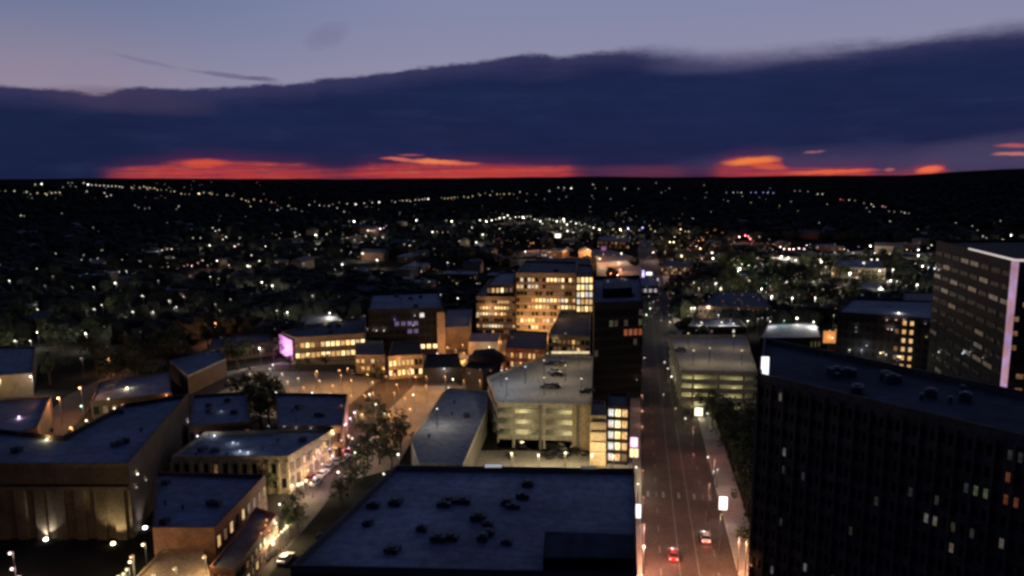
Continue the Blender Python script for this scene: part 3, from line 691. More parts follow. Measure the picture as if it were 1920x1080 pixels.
# ------------------------------------------------------------------ lit signs, pink and white panels
lit_panel('lit_sign', 'pink-white lit sign board on a post at the left kerb, above its yellow twin', 'sign', 1189, 829, 7.6, 1.9, 2.6, (1,.55,.85), 1.4, True, 250, sample=True)
lit_panel('lit_sign', 'yellow lit shield shaped sign below the pink one at the left kerb', 'sign', 1189, 849, 4.6, 2.1, 2.3, (1,.75,.35), 1.5, True, 250, sample=True)
lit_panel('lit_sign', 'tall white lit sign on a post beside the big blue roof', 'sign', 1197, 958, 3.4, 1.1, 3.2, (.9,.92,1), 1.5, True, 200)
lit_panel('billboard', 'bright pinkish white lit board on a post at the right kerb', 'billboard', 1356, 943, 4.6, 1.75, 3.0, (1,.82,.78), 2.2, True, 450, sample=True)
lit_panel('lit_window_box', 'square cream lit kiosk window under the olive garage', 'kiosk', 1310, 772, 2.0, 2.4, 2.6, (1,.88,.6), 1.8, False, 500)
lit_panel('lit_sign', 'orange lit advertising board left half, beyond the teal roofed shop', 'sign', 1556, 632, 6, 5.4, 5.2, (1,.36,.1), .7, True, 500)
lit_panel('lit_sign', 'amber lit advertising board right half, beyond the teal roofed shop', 'sign', 1577, 629, 6, 5.0, 5.4, (1,.45,.03), .95, True, 600)
lit_panel('lit_sign', 'white slanted store sign among the violet glow beyond the dark tower', 'sign', 1217, 513, 6, 4.2, 2.2, (.9,.9,1), 1.8, True, 0)
lit_panel('lit_sign', 'violet vertical store sign beyond the dark tower', 'sign', 1206, 515, 6, 1.6, 6.5, (.5,.42,1), 1.6, True, 600)
lit_panel('lit_sign', 'second white store sign lower down in the violet glow', 'sign', 1223, 524, 4, 8, 2.0, (.85,.88,1), 1.1, True, 700)
lit_panel('lit_sign', 'square cream lit sign standing alone above the orange road', 'sign', 1046, 442, 10, 6.5, 4.2, (1,.95,.75), 1.9, True, 0)
lit_panel('lit_sign', 'dim purple board beside the orange road bend', 'sign', 1132, 466, 7, 4.5, 3.6, (.6,.2,.7), .3, True, 0)

# ------------------------------------------------------------------ street lamps and other points of light
COLS = {'w': (1,.90,.74), 'y': (1,.78,.42), 'o': (1,.40,.15), 'r': (1,.2,.2), 'b': (.42,.40,1), 'g': (.5,1,.75), 'p': (1,.62,.9), 'k': (1,.62,.55), 'c': (.85,.9,1), 'G': (.8,1,.5), 'a': (1,.46,.15), 'A': (1,.66,.32), 'q': (1,.42,.27)}
bpy.context.view_layer.update()
dg = bpy.context.evaluated_depsgraph_get()
LAMPPX = []; LAMPW = []
MESHC = {}
GL = {-1: .10, 0: .2, 1: .45, 2: 1.4, 3: 3.6, 4: 8}
def lamp_meshes(r, c, s, hgt):
    k = (round(r, 1), c, s, round(hgt))
    if k not in MESHC:
        a = MB(); a.tube((0, 0, 0), (0, 0, hgt), .12, .07, M_metal, 6); a.tube((0, 0, hgt), (0, -.7, hgt+.15), .05, .05, M_metal, 5); a.tube((0, 0, 0), (0, 0, .5), .2, .18, M_metal, 6)
        h_ = MB(); h_.ball((0, -.7, hgt), r, emat('lamp glow %s %s' % (c, s), COLS[c], GL[s]), 8, 6, .9)
        MESHC[k] = (a.mesh('pole'), h_.mesh('lamp_head'))
    return MESHC[k]
def brk():
    if 'brk' not in MESHC:
        a = MB(); a.box((0, 0, 0), (.5, .5, .3), M_black); MESHC['brk'] = a.mesh('bracket')
    return MESHC['brk']
SPEC = []
def lamp(x, y, c, s, label, group, en=None, hgt=8.0, name='street_lamp', kr=1.0, es=None, spot=None):
    g = PG(x, y, hgt); d = ray(x, y); dist = (g-CAM).length
    hit, loc, nrm, _, ob_, _ = scene.ray_cast(dg, CAM, d)
    blocked = hit and (loc-CAM).length < dist-1 and not (ob_.get('kind') == 'structure')
    if blocked: dist = (loc-CAM).length
    LAMPPX.append((x, y, dist)); LAMPW.append((g.x, g.y)); SPEC.append((dist, x, y, c, s, label, group, en, hgt, kr, blocked, g, d, loc, nrm, es, spot))
FARB = MB()
def make_lamps():
    n = 0
    for dist, x, y, c, s, label, group, en, hgt, kr, blocked, g, d, loc, nrm, es, spot in sorted(SPEC, key=lambda t: t[0]):
        if blocked:
            r = max(.2, dist*(.00055 if s < 3 else .0007))*kr; p = loc-d*(r+.3)
            root = thing('roof_lamp' if nrm.z > .5 else 'wall_lamp', label, 'lamp', p, group)
            me = lamp_meshes(r, c, s if es is None else es, hgt)[1]; link('lamp_head', me, root, (0, .7, -hgt)); link('bracket', brk(), root, (0, .2, -r*.9-.05))
            e0 = {1: 15, 2: 60, 3: 200, 4: 500}[s]; e0 = min(en, e0) if en is not None else e0
            if e0 > 0 and dist < 900: light(root, (0, -.2, .6), e0, COLS[c], .3)
            continue
        r = max(.25, dist*(.00058 if s < 3 else .00085))*kr
        e0 = en if en is not None else {1: 300, 2: 1300, 3: 4200, 4: 9000}[s]*(.6+dist/700)
        base = terrain(g.x, g.y)
        if n < 296:
            n += 1
            root = thing('street_lamp', label, 'street lamp', (g.x, g.y, base), group)
            a, h_ = lamp_meshes(r, c, s, hgt); link('pole', a, root); link('lamp_head', h_, root)
            if e0 > 0: light(root, (0, -.7, hgt-r-.15), e0, COLS[c], .35, spot=spot)
        else:
            FARB.ball((g.x, g.y, g.z), r, emat('lamp glow %s %s' % (c, s), COLS[c], GL[s]), 7, 5, .9)
            if dist < 1300 and e0 > 0: light(None, (g.x, g.y, g.z-r-.15), e0, COLS[c], .35)
def lamps(txt, c, s, label, group, **kw):
    for tok in txt.split():
        q = tok.split(','); ss = s; cc_ = c
        if len(q) > 2:
            for ch in q[2]:
                if ch.isdigit(): ss = int(ch)
                else: cc_ = ch
        lamp(float(q[0]), float(q[1]), cc_, ss, label, group, **kw)
# far ridge, upper left
lamps('10,358,1 27,358,2 50,360 57,364,1 66,346,2 70,362,y 78,345,3 85,363,y 88,365,y2 97,362 104,361,y 112,361,2 118,351,1 128,343,1 135,343,1 142,350,1 163,359,2 157,343 165,346,3 172,347 180,347,2 187,348,2 195,348,2 203,349 210,349,2 217,349,2 224,350,2 229,351 196,362 200,368,2 208,366', 'w', 2,
      'far white street lamp in the dense string of lights on the ridge at the upper left', 'lamps along the far ridge', hgt=10)
lamps('247,352 262,352,2 270,350 275,352 281,352 290,353 295,356 302,356,1 312,356,1 320,359,1 327,359 340,363 347,364,1 355,364,1 373,363,3 382,361 393,362,2 397,364 407,365,1 425,366,2 436,367,1 453,373 461,376 466,378,k 470,387 476,374 489,377,k2 499,374,r1 509,379,k 516,380,r1', 'y', 2,
      'far warm white street lamp in the string of lights sloping down from the ridge', 'lamps sloping down from the ridge', hgt=10)
lamps('520,394 527,390,1 541,386,2 546,392,1 555,392,1 566,396,1 580,384 590,378,1 599,385 608,386,1 617,386 624,383,1 636,380,1 632,390 645,397 651,382 667,383,3 683,381 698,380 711,379,3 735,377,1 741,379,2 750,376,1 755,376 763,376 769,377 779,375,2 786,375 792,374,2 797,373 803,373,3', 'w', 2,
      'far white street lamp in the long string of lights crossing the valley left of centre', 'lamps crossing the valley', hgt=10)
lamps('828,371,1 834,372 840,372 846,371,2 852,370 858,370,1 870,369 878,370 886,368 897,363,1 900,366,2 910,362,1 919,366 923,359,1 932,364 938,364,1 945,364 955,363,2 963,364,1 975,360 988,363,1 1005,365,1', 'y', 2,
      'far yellowish street lamp in the string of lights climbing to the horizon at centre', 'lamps climbing to the horizon', hgt=10)
lamps('1030,358 1047,352 1058,352 1071,353,3 1112,346 1116,353,1 1138,353,1 1171,354 1197,354,1 1230,343,1 1255,353,1 1320,347,1 1062,369,1 1048,374,1 1110,367,1 1145,373,1 1106,388,1 987,377,1 1240,361,1', 'w', 2,
      'lone far white lamp just below the horizon near the centre', 'lamps below the horizon at centre', hgt=10)
lamps('1362,361,c1 1375,361,c 1383,361,c1 1390,361,c2 1408,361 1417,361,2 1431,361 1440,361,c2 1444,353,1 1450,362,2 1392,368,w1 1424,370,1', 'b', 2,
      'far blue violet lamp in the short level row below the horizon on the right', 'blue lamps in a level row', hgt=10)
lamps('1365,377,1 1408,380,1 1483,378,1 1490,358,1 1500,358,1 1515,359,1 1533,364,2 1542,364,2 1551,383,1 1576,374,r2 1581,375,r1 1592,375,2 1603,376 1620,381 1625,390,1 1634,383,2 1638,387,2 1655,387,k2 1660,388,r2 1667,396,1 1677,397 1630,397,1 1690,397,1 1696,399,2 1704,400,1', 'w', 1,
      'far white or reddish lamp in the sloping row on the right-hand hillside', 'lamps on the right hillside', hgt=10)
lamps('1669,415 1721,430 1536,418 1792,418 1823,424 1833,432 1843,443,2 1850,446 1896,441,3 1880,449 1876,414 1333,397 1156,400 1173,398', 'w', 1,
      'isolated faint lamp on the dark plain at the right', 'isolated lamps on the right-hand plain', hgt=10)
lamps('39,404,2 45,405,1 116,400 253,385 260,389 272,391 280,390,1 335,387,2 331,392,1 175,427', 'w', 1,
      'isolated faint lamp on the dark hillside at the upper left', 'isolated lamps on the left hillside', hgt=10)
# mid left field
lamps('399,427,2 404,433,2 411,431 362,446 376,446 424,444,2 418,449 393,460,3 378,465,k1 440,462,k3 447,458 450,446 304,469,2 313,467,2 322,467,2 472,478,2 465,498,3 470,499,2 487,489,2', 'w', 2,
      'white street lamp in the loose cluster left of centre below the dark slope', 'lamps in the left cluster')
lamps('407,489,3 371,493,k 360,498,k 380,488,k 352,497,k1 390,497,k1 430,497,k 345,499,k1', 'k', 2,
      'salmon street lamp in the reddish glow left of centre', 'salmon lamps in the left cluster')
lamps('104,475,1 69,504,2 19,526,2 157,478,1 170,487 183,484 192,469,1 153,487,1 225,509 238,508,2 217,530,3 297,526 262,489,1 282,499,1 315,500 358,517 395,519,2 411,522,1 136,537 85,535,1 100,518,1 177,538,2 229,487,1 325,483,1', 'w', 1,
      'scattered white lamp on the dark neighbourhood at the far left', 'scattered lamps at the far left')
lamps('72,580,2 68,566,1 178,579,2 192,571,2 250,584,2 288,584,2 284,586,1 318,563,2 332,575,2 328,577,1 345,555,2 268,554,2 405,570,1 413,581,1 162,624,3 72,622,3 30,638,2 58,638,2 154,671,1 60,705,3 0,712,y3 488,652,3 520,582,2 540,585,3 535,588,1 619,586,3 587,554,2 433,560,1', 'w', 1,
      'white lamp between the dark trees of the left-hand streets', 'lamps among the left trees')
lamp(405, 606, 'o', 4, 'single glaring orange lamp above the dark roofs on the left', None, en=6000, hgt=9)
lamp(152, 726, 'o', 4, 'right-hand of the two glaring orange lamps over the navy roof on the left', None, en=4000, hgt=9)
lamp(112, 745, 'o', 4, 'left-hand of the two glaring orange lamps over the navy roof on the left', None, en=4500, hgt=9)
lamp(155, 760, 'g', 3, 'green lamp just below the two orange lamps on the left', None, en=900, hgt=6)
lamp(39, 780, 'p', 3, 'pinkish white lamp at the left edge below the orange pair', None, en=300)
lamp(238, 728, 'y', 4, 'wide soft white porch lamp on the bar building', None, en=500, hgt=5, kr=1.7)
lamp(312, 741, 'o', 3, 'orange lamp at the right end of the bar building', None, en=2500, hgt=5)
lamp(205, 672, 'o', 1, 'hidden orange lamp lighting the small gable above the bar building', None, en=2500, hgt=6)
lamp(135, 800, 'o', 1, 'orange lamp low beside the wall behind the brown hall', None, en=3500, hgt=6)
lamps('206,747 217,764 165,787 88,824', 'y', 3, 'small white lamp in the yard around the bar building', 'yard lamps by the bar building', en=900, hgt=6)
lamps('415,771,1 373,816,3 402,817,3 388,815,1 437,830 446,832,1 450,846 465,848 353,791 505,797,1 533,800,1 555,802,1 583,803,1', 'c', 2, 'small cool white roof light on the shop blocks behind the column front', 'roof lights on the shop blocks', en=60)
lamps('519,734 587,735', 'c', 3, 'cool white lamp at the back edge of the twin roofed block by the dark tree', 'lamps behind the twin roofs', en=700)
lamps('666,772 658,783 650,793 646,797', 'p', 3, 'pinkish white lamp in the tight row by the street corner trees', 'pinkish corner lamps', en=900, hgt=6)
lamps('694,738 706,757 776,739 723,774 842,726,2 697,823,1 748,850 668,847 625,813,y 655,815,y2 662,820,y2 721,886,2 636,883 625,853,p 607,825,1', 'w', 3, 'white street lamp along the diagonal street and its trees', 'lamps along the diagonal street', en=480, hgt=6)
lamps('561,906,3 550,908,3 576,899,3 592,893,p2 585,903,2 568,904', 'y', 3, 'warm string lamp over the shop entrance at the corner of the column fronted block', 'string lamps at the shop entrance', en=900, hgt=4)
lamps('527,943,w3 517,981,w3 540,984 536,989,2 530,994,2 524,1000,2 518,1006,2 512,1011,2 515,1016,3 500,975,o2 505,996,o2 490,1000,o2 498,985,o2', 'y', 3, 'warm string lamp on the cafe terrace in the lower left street', 'string lamps on the cafe terrace', en=650, hgt=4)
lamps('258,889,w3 274,900,w1 256,914,w1', 'w', 2, 'white lamp high on the right flank of the brown hall', 'lamps on the hall flank', en=60)
lamps('24,1034,k3 28,1063,k3 40,1078,k2 272,1018,y3 248,1050,y3 242,1064,y2 236,1072,y2 225,1078,y2', 'y', 3, 'warm lamp on the street edge at the bottom left corner', 'lamps at the bottom left corner', en=600, hgt=6)
lamps('612,838,A2 600,850,k2 618,845,p2 590,862,A2 640,826,k2 606,868,k2 630,840,A2 580,880,A2 645,842,r2 622,858,k2', 'A', 2, 'warm shopfront lamp between the parked cars of the diagonal street', 'shopfront lamps of the diagonal street', en=500, hgt=3.5)
lamps('330,1062,A1 290,1075,A1 385,1040,A1 250,1040,A1', 'A', 1, 'added warm lamp to light the tan roofed house', 'added lamps by the tan roofed house', en=900, hgt=9)  # added so that the tan roof catches warm light
# the square
lamps('620,735,a1 660,740,a1 700,735,a1 740,735,a1 640,760,a1 760,745,a1 800,722,a1 595,695 592,700,1 637,693,2 653,690,2 640,702,1 770,690 768,700,2 735,698 725,705,1 748,676,2 700,715 660,712,2 720,690 780,705 745,720 690,700 625,722,2 685,740,1', 'a', 2, 'one of the amber lamps on the paved square, several added for its glow', 'amber lamps on the square', en=1100, hgt=6)  # several amber ones are added to widen the glow
lamps('835,705,a1 870,712,a1 900,712,a1 770,765,a1 730,775,a1 680,775,a1 740,700,a1 800,705,a1 570,725,a1 540,715,a1', 'a', 1, 'added amber lamp lighting the brick paving below the square', 'added amber lamps below the square', en=1350, hgt=6)  # added to spread the amber wash over the ground
lamps('513,683,w 507,690,w1 834,690,w 850,710,w3 842,727,w3 600,712,A1 560,708,A1 530,700,A1 470,700,A1 430,712,A1', 'A', 2, 'pale lamp at the quieter end of the lit square', 'pale lamps round the square', en=900, hgt=6)
lamps('880,700,k1 900,693,k1 920,695,k1 950,690,o 975,680,o 1000,676,o 960,668,o 985,664,o 1005,660,o 1016,668,a 870,660,a 855,655,a 868,645,o 918,650,w3 940,640,a 960,632,a 840,650,a 880,630,o1 820,660,k1', 'o', 1, 'orange lamp in the glowing lane between the dark hall and the brick terrace', 'orange lamps by the brick terrace', en=1700, hgt=5)
lamps('638,600 612,608,1 662,594,1 683,592,1 700,619,1 690,616,1 706,620 720,620 740,600,b 778,592,c 775,610,c 827,552,2 859,559,3 895,531 916,504 857,531,y 805,528 895,594,y 1027,662,y 1040,640,y 1075,650,y1 1060,625,y1 1090,660,y1', 'w', 2, 'small white lamp fixed round the roofs behind the square', 'lamps round the roofs behind the square', en=120)
def added_deck_lamp(x, y, h, c, en, label, group):  # lamp posts added to brighten the roofs they stand on
    p_ = P(x, y, h); root = thing('added_deck_lamp', label, 'lamp', p_, group)
    b = MB(); b.tube((0, 0, 0), (0, 0, 5), .1, .07, M_black, 6); b.build('pole', root)
    b = MB(); b.ball((0, 0, 5.1), .2, emat('added deck lamp glow '+c, COLS[c], 2.5), 8, 5, .6); b.build('lamp_head', root)
    light(root, (0, 0, 6.2), en, COLS[c], .4)
for x, y in ((950,742),(985,718),(1020,740),(1060,715),(1090,742),(1050,690),(1085,685),(940,725),(1020,705)):
    added_deck_lamp(x, y, 12.3, 'c' if x < 1000 else 'y', 540, 'added slim lamp post on the top deck of the yellow lit parking garage', 'added deck lamps on the central garage')
for x, y in ((1290,650),(1330,680),(1375,655),(1390,685),(1300,685)):
    added_deck_lamp(x, y, 12, 'y', 600, 'added slim lamp post on the top deck of the olive lit parking garage', 'added deck lamps on the right garage')
added_deck_lamp(820, 800, 7.0, 'w', 1300, 'slim lamp post added to light the middle of the long pale shed roof', None)  # added to lighten the shed roof
lamps('960,847,y1 1010,850,y1 1060,846,y1 1110,850,y1 1150,852,y1', 'y', 1, 'warm lamp over the car park in front of the lit garage', 'car park lamps', en=3600, hgt=6)
# centre far field
lamps('967,407 973,407 980,407,3 988,406 995,406 1003,411 1008,412 1013,415,3 1017,419 1024,411,1 1030,411 1037,413 1044,415,3 1051,414 1057,411,4 1058,416,3 1063,421,3 1070,416,2 1080,419,3 1086,418 1090,422 1097,420 1106,425 1113,427,3 1124,430,3 1064,433,3 1075,436 1052,428 1033,424,1 900,413,3 912,415,3 922,413,3 930,411,2 937,409,3 945,408,3 952,404,3 957,409,2 942,401,1', 'w', 2,
      'white lamp in the brightest distant cluster above the office block', 'lamps in the bright centre cluster', hgt=10)
lamps('664,415,4 655,415,1 781,413,3 847,415,3 851,421,1 811,435,3 820,435,1 830,435,1 840,435,1 683,416,1 750,399,1 775,429,1 893,454,3 880,433,1 861,452,2 905,440,3 912,440,1 875,450,1 937,429 885,426 758,458 769,460 777,452,1 690,432,3 696,432,2 702,432,2 713,429,3 720,427,p 724,423,p1 686,442 703,447 718,445', 'w', 2,
      'white lamp in the broken field of lights left of the bright centre cluster', 'lamps left of the centre cluster')
lamps('553,436 555,443 562,440 518,440,1 524,447,1 592,440,3 594,444,G2 613,438,G2 620,434,1 643,440,1 651,446 665,450 668,440,1 498,462 592,467 600,455,1 640,469,1 658,473 680,475,3 707,487,3 642,495,3 486,489 492,529,3 511,535,3 500,534,1 629,505,1 840,492 790,509,1 580,478,1 570,493,1', 'w', 2,
      'white lamp along the pale boulevard left of centre', 'lamps along the boulevard', hgt=8)
lamps('1178,428,3 1205,427,3', 'b', 3, 'one of two vivid violet lamps beyond the orange road', 'pair of violet lamps', hgt=10)
lamps('1150,430 1155,436,1 1163,430,3 1158,445 1168,444 1184,433,1 1199,431 1220,429 1228,434 1218,423,1 1276,430,3 1285,434,y 1291,434,y 1265,444,y 1256,454,y3 1263,454,y3 1278,460,1 1247,473,k 1225,473,k3 1231,470,k1 1278,480,3 1268,466,1 1165,475,w3 1125,485,y3 1120,482,y 1102,468,y 1017,478,c 1023,478,c 1033,482,c 1020,470,1 985,472,w3 995,456,o 1000,455,o 992,462,o1', 'y', 2,
      'mixed warm lamp in the busy belt of lights right of the orange road', 'lamps in the central belt')
lamps('1030,472,o1 1060,468,o1 1085,474,o1 1105,468,o1 1130,478,o1 1150,478,o1 1160,492,o1 1163,505,r1 1158,515,o1 1145,512,o1 1040,478,o1 1010,480,o1 1095,480,o1 1140,527,c 1166,522,y 1172,524,c1', 'o', 1,
      'orange lamp along the glowing curved road behind the dark tower', 'orange lamps of the curved road', en=9500, hgt=8)
lamps('1386,444,w3 1398,441,r3 1403,443,r3 1407,448,r3 1412,452,r1 1424,444,w 1355,436,1 1326,436,1 1342,431,1 1310,452,o 1315,446,o1 1300,455,o1 1305,462,k 1313,466,o3 1318,450,o 1295,460,k1 1335,474,w3 1337,484,w3 1316,485,k 1377,454,w1 1290,467,1 1277,478,w2 1285,485,1', 'o', 2,
      'reddish or orange lamp in the warm patch right of centre', 'lamps in the warm patch')
lamps('1387,504,4 1377,496,y 1391,495,G 1404,497,G 1417,498,g1 1430,495,1 1376,485,y1 1383,487,y1 1421,484,w 1404,526,w3 1400,520,k1 1428,541,w3 1437,530,g1 1444,536,1 1475,528,w3 1489,527,w1 1447,555,w3 1436,547,1 1485,558,w3 1528,558,w3 1525,528,w 1540,512,y1 1342,531,w3 1351,541,y3 1311,540,k2 1301,529,y 1285,503,w 1263,507,k1 1258,500,k 1256,603,w 1315,604,w 1347,590,c 1353,604,w 1375,606,w 1402,601,w 1421,597,1 1444,602,w 1494,596,w3 1525,603,w3 1296,577,y3 1302,577,w3 1328,574,w 1352,538,1 1370,600,c1 1440,595,1', 'w', 2,
      'white lamp around the green park trees right of centre', 'lamps around the park')
lamps('1463,463,3 1470,467,k3 1480,467,k3 1488,467,k3 1498,466,k4 1508,467,k3 1451,458,1 1465,481,w3 1478,483,w3 1492,488,w3 1512,460,w 1533,464,w 1540,491,w4 1538,487,w3 1548,500,y 1565,473,w 1583,467,w 1590,470,w 1600,474,w 1610,463,w1 1632,461,w3 1641,474,w 1668,476,w 1634,487,w3 1645,487,w3 1593,512,w4 1620,492,w 1649,507,w3 1674,505,w3 1699,535,w1 1719,533,w3 1669,526,w3 1664,528,w 1681,527,w 1700,468,k 1722,468,w3 1722,479,w4 1740,465,w 1747,460,w 1730,499,c3 1740,501,c 1752,504,c3 1760,506,k 1775,500,k1 1651,537,w 1606,520,k 1580,527,1 1560,512,y', 'k', 2,
      'white lamp in the long belt of lights left of the pink lined tower', 'lamps in the right-hand belt')
lamps('1463,463,1 1685,587,w4 1663,600,k 1680,600,k 1695,600,k 1665,617,k 1672,618,w 1575,545,y1 1470,600,g1 1605,614,c1 1605,622,c1 1735,607,c1 1737,632,y1 1625,648,c 1650,661,y3 1655,660,y2 1660,664,w 1592,655,w 1615,655,c1 1686,668,w3 1682,667,w 1760,660,c 1805,663,c 1819,660,c1 1843,671,k1 1555,620,w3 1560,633,y3 1563,590,w1', 'w', 2,
      'lamp on the roofs and yards just behind the dark high-rise', 'lamps behind the high-rise', en=300)
# along the road and on the high-rise
lamps('1300,850,r1 1327,855 1338,882 1345,878,1 1326,773 1285,783 1297,760,y1 1385,764,w1 1415,751 1259,705,w3 1252,690,w 1246,678,w 1267,764,y1 1244,738,w1 1219,578,G3 1212,590,G3 1225,565,w1 1217,555,y1 1255,590,G1 1240,600,w1', 'w', 2, 'small white lamp among the trees on the right side of the main road', 'lamps along the right pavement', en=200, hgt=5)
lamps('1208,669,1 1193,874,w2 1196,905,w2 1194,712,k1 1204,768,q1 1204,798,q1 1204,740,q1', 'k', 1, 'small lamp along the left pavement of the main road', 'lamps along the left pavement', en=500, hgt=5)
lamps('1352,962,A1 1206,930,q1 1330,905,q1 1205,880,q1 1340,860,q1 1300,800,q1', 'A', 1, 'added dim reddish lamp brightening the crossing on the main road', 'added lamps at the crossing', en=2300, hgt=9, spot=150)  # added to warm and brighten this stretch of road
lamp(1207, 1021, 'q', 3, 'reddish lamp on the left pavement near the bottom of the road', None, en=9000, hgt=6)
lamps('1200,1110,q1 1405,1110,q1 1408,1060,o1 1400,1010,o1 1400,1085,q1 1212,1085,q1 1386,1005,q1 1208,980,q1', 'q', 1, 'added reddish lamp tinting the near end of the main road', 'added lamps at the near end of the road', en=10500, hgt=9, spot=150)  # unseen lamps added to redden the near road

# distant dust of tiny lights (uncountable)
make_lamps()
b = FARB; tiers = [(emat('dust light %d' % i, c, s)) for i, (c, s) in enumerate((((1,.85,.65), .5), ((1,.7,.36), .5), ((1,.38,.18), .7), ((.75,.82,1), .5), ((.6,1,.5), .35), ((1,.88,.7), 1.6)))]
for x0, y0, x1, y1, n, wts in ((300,400,900,560,230,(5,3,3,2,1,1)), (900,395,1300,470,380,(6,3,3,3,1,2)), (1180,440,1460,600,480,(4,3,5,2,2,2)), (1430,455,1760,560,380,(5,3,3,3,2,2)), (0,430,320,650,60,(4,2,2,2,0,1)),
                               (330,500,700,640,80,(4,2,2,3,1,0)), (500,370,1000,400,80,(4,4,1,1,0,0)), (1000,345,1500,400,26,(4,1,1,3,0,0)), (0,338,500,372,80,(4,4,1,1,0,1)), (1560,560,1880,690,60,(4,3,3,3,0,0)), (960,400,1130,440,90,(6,1,1,4,0,4))):
    for k in range(n):
        x, y = random.uniform(x0, x1), random.uniform(y0, y1); hh = random.choice((3, 5, 8)); g = PG(x, y, hh); dist = (g-CAM).length
        if noise.noise(Vector((g.x/160, g.y/160, 5))) < -.05 and rnd() < .8: continue
        hit, loc, nrm, _, ob_, _ = scene.ray_cast(dg, CAM, ray(x, y))
        if hit and (loc-CAM).length < dist-2 and ob_.get('kind') != 'structure': continue
        r = dist*random.uniform(.00022, .0005); mt = random.choices(tiers, wts)[0]
        b.add([(g.x+dx*r*random.uniform(1, 1.8), g.y+dy*r, g.z+dz*r) for dx, dy, dz in ((1,0,0),(0,1,0),(-1,0,0),(0,-1,0),(0,0,1),(0,0,-1))], [[0,1,4],[1,2,4],[2,3,4],[3,0,4],[1,0,5],[2,1,5],[3,2,5],[0,3,5]], mt)
o = b.build('distant_lights'); o['kind'] = 'stuff'; o['label'] = 'dust of tiny town lights scattered over the dark plain'

# ------------------------------------------------------------------ cars
CARP = {}
def car_meshes(paint):
    if paint in CARP: return CARP[paint]
    mp = mat('car paint '+paint, {'white': (.6,.6,.6), 'black': (.03,.03,.035), 'grey': (.2,.2,.21), 'red': (.3,.03,.03), 'silver': (.42,.42,.43)}[paint], .3, .05, 1, .2, .6)
    prof = [(-2.2,.35),(-2.25,.75),(-2.05,.98),(-1.0,1.02),(1.15,.98),(2.1,.82),(2.25,.6),(2.2,.32)]
    b = MB()
    def loft(pr, w0, mt, b, w1=None):
        n = len(pr); vs = [(x*0+s*(w0 if z < .9 or w1 is None else w1), y, z) for s in (-1, 1) for y, z in pr for x in (0,)]
        b.add(vs, [[i, (i+1) % n, n+(i+1) % n, n+i] for i in range(n)]+[list(range(n-1, -1, -1)), list(range(n, 2*n))], mt)
    loft(prof, .9, mp, b); body = b.mesh('body')
    b = MB(); gl = [(-1.75,.98),(-1.2,1.42),(.35,1.45),(1.1,.98)]
    n = 4; vs = [(s*(.84 if z < 1 else .66), y, z) for s in (-1, 1) for y, z in gl]
    b.add(vs, [[i, (i+1) % n, n+(i+1) % n, n+i] for i in range(n)]+[[3,2,1,0],[4,5,6,7]], M_glassd)
    b.box((0, -.42, 1.45), (1.26, 1.45, .04), mp); cabin = b.mesh('cabin')
    b = MB(); b.tube((-.11, 0, 0), (.11, 0, 0), .33, .33, M_black, 12); wheel = b.mesh('wheel'); b = MB(); b.tube((-.12, 0, 0), (.12, 0, 0), .19, .19, M_metal, 10); rim = b.mesh('rim')
    b = MB(); b.box((0, 0, 0), (.34, .08, .16), emat('tail lamp red', (1,.3,.25), 5)); tl = b.mesh('tail_lamp')
    b = MB(); b.box((0, 0, 0), (.36, .08, .16), emat('head lamp white', (1,.95,.85), .8)); hl_ = b.mesh('headlight')
    CARP[paint] = (body, cabin, wheel, tl, hl_, rim); return CARP[paint]
def car(px_, py_, paint, label, rz=0, lit=False, z=0, group=None):
    p = P(px_, py_, z); root = thing('parked_car' if not lit else 'car', label, 'car', (p.x, p.y, z+.03), group, rz)
    m_ = car_meshes(paint); link('body', m_[0], root); link('cabin', m_[1], root)
    for sx in (-.82, .82):
        for sy in (-1.4, 1.4): link('rim', m_[5], link('wheel', m_[2], root, (sx, sy, .33)))
    if lit:
        for sx in (-.66, .66):
            link('tail_lamp', m_[3], root, (sx, -2.26, .78)); link('headlight', m_[4], root, (sx, 2.24, .66))
        light(root, (0, -2.9, .8), 160, (1,.22,.16), .25)
        light(root, (0, 3.2, .8), 120, (1,.9,.8), .2)
    return root
car(1262, 1045, 'red', 'car with red glow painted in and lit tail lamps, middle of the road', 0, True)  # white car under red light; the red is put into its paint
car(1322, 1012, 'grey', 'grey car with lit tail lamps in the right lane further up the road', 0, True)
for x, y, pt, l_ in ((975,838,'black','leftmost dark car in the back row of the car park'), (1036,842,'black','dark car left of the pair in the back row of the car park'), (1052,842,'grey','grey car right of the pair in the back row of the car park'),
                     (1078,848,'black','dark car by the end wall of the lit garage'), (958,858,'grey','grey car in the front row, left part of the car park'), (1026,858,'black','dark car at the middle of the front row of the car park'),
                     (1034,855,'black','dark car nosed in behind its twin in the middle of the car park'), (1060,858,'black','dark car right of middle in the front row of the car park'), (1092,858,'grey','grey car in front of the peach louvred annex')):
    car(x, y, pt, l_, random.choice((.5, .6, -.4)), z=0)
for x, y, pt, l_ in ((1034,684,'black','dark car at the far end of the garage top deck'), (1042,684,'black','second dark car at the far end of the garage top deck'), (1052,685,'grey','rightmost car of the trio at the far end of the garage top deck'),
                     (1038,699,'silver','pale car below the trio on the garage top deck'), (1045,705,'black','dark car next to the pale one on the garage top deck'), (1026,727,'grey','grey car on the middle of the garage top deck'), (1038,727,'black','dark car on the middle of the garage top deck'), (1101,737,'black','dark car at the right edge of the garage top deck')):
    car(x, y, pt, l_, math.pi/2, z=12.3)
car(1276, 658, 'grey', 'single grey car on the pale deck of the right-hand garage', math.pi/2, z=12)
e = (P(650, 830)-P(560, 905)); ang = math.atan2(e.y, e.x)-math.pi/2
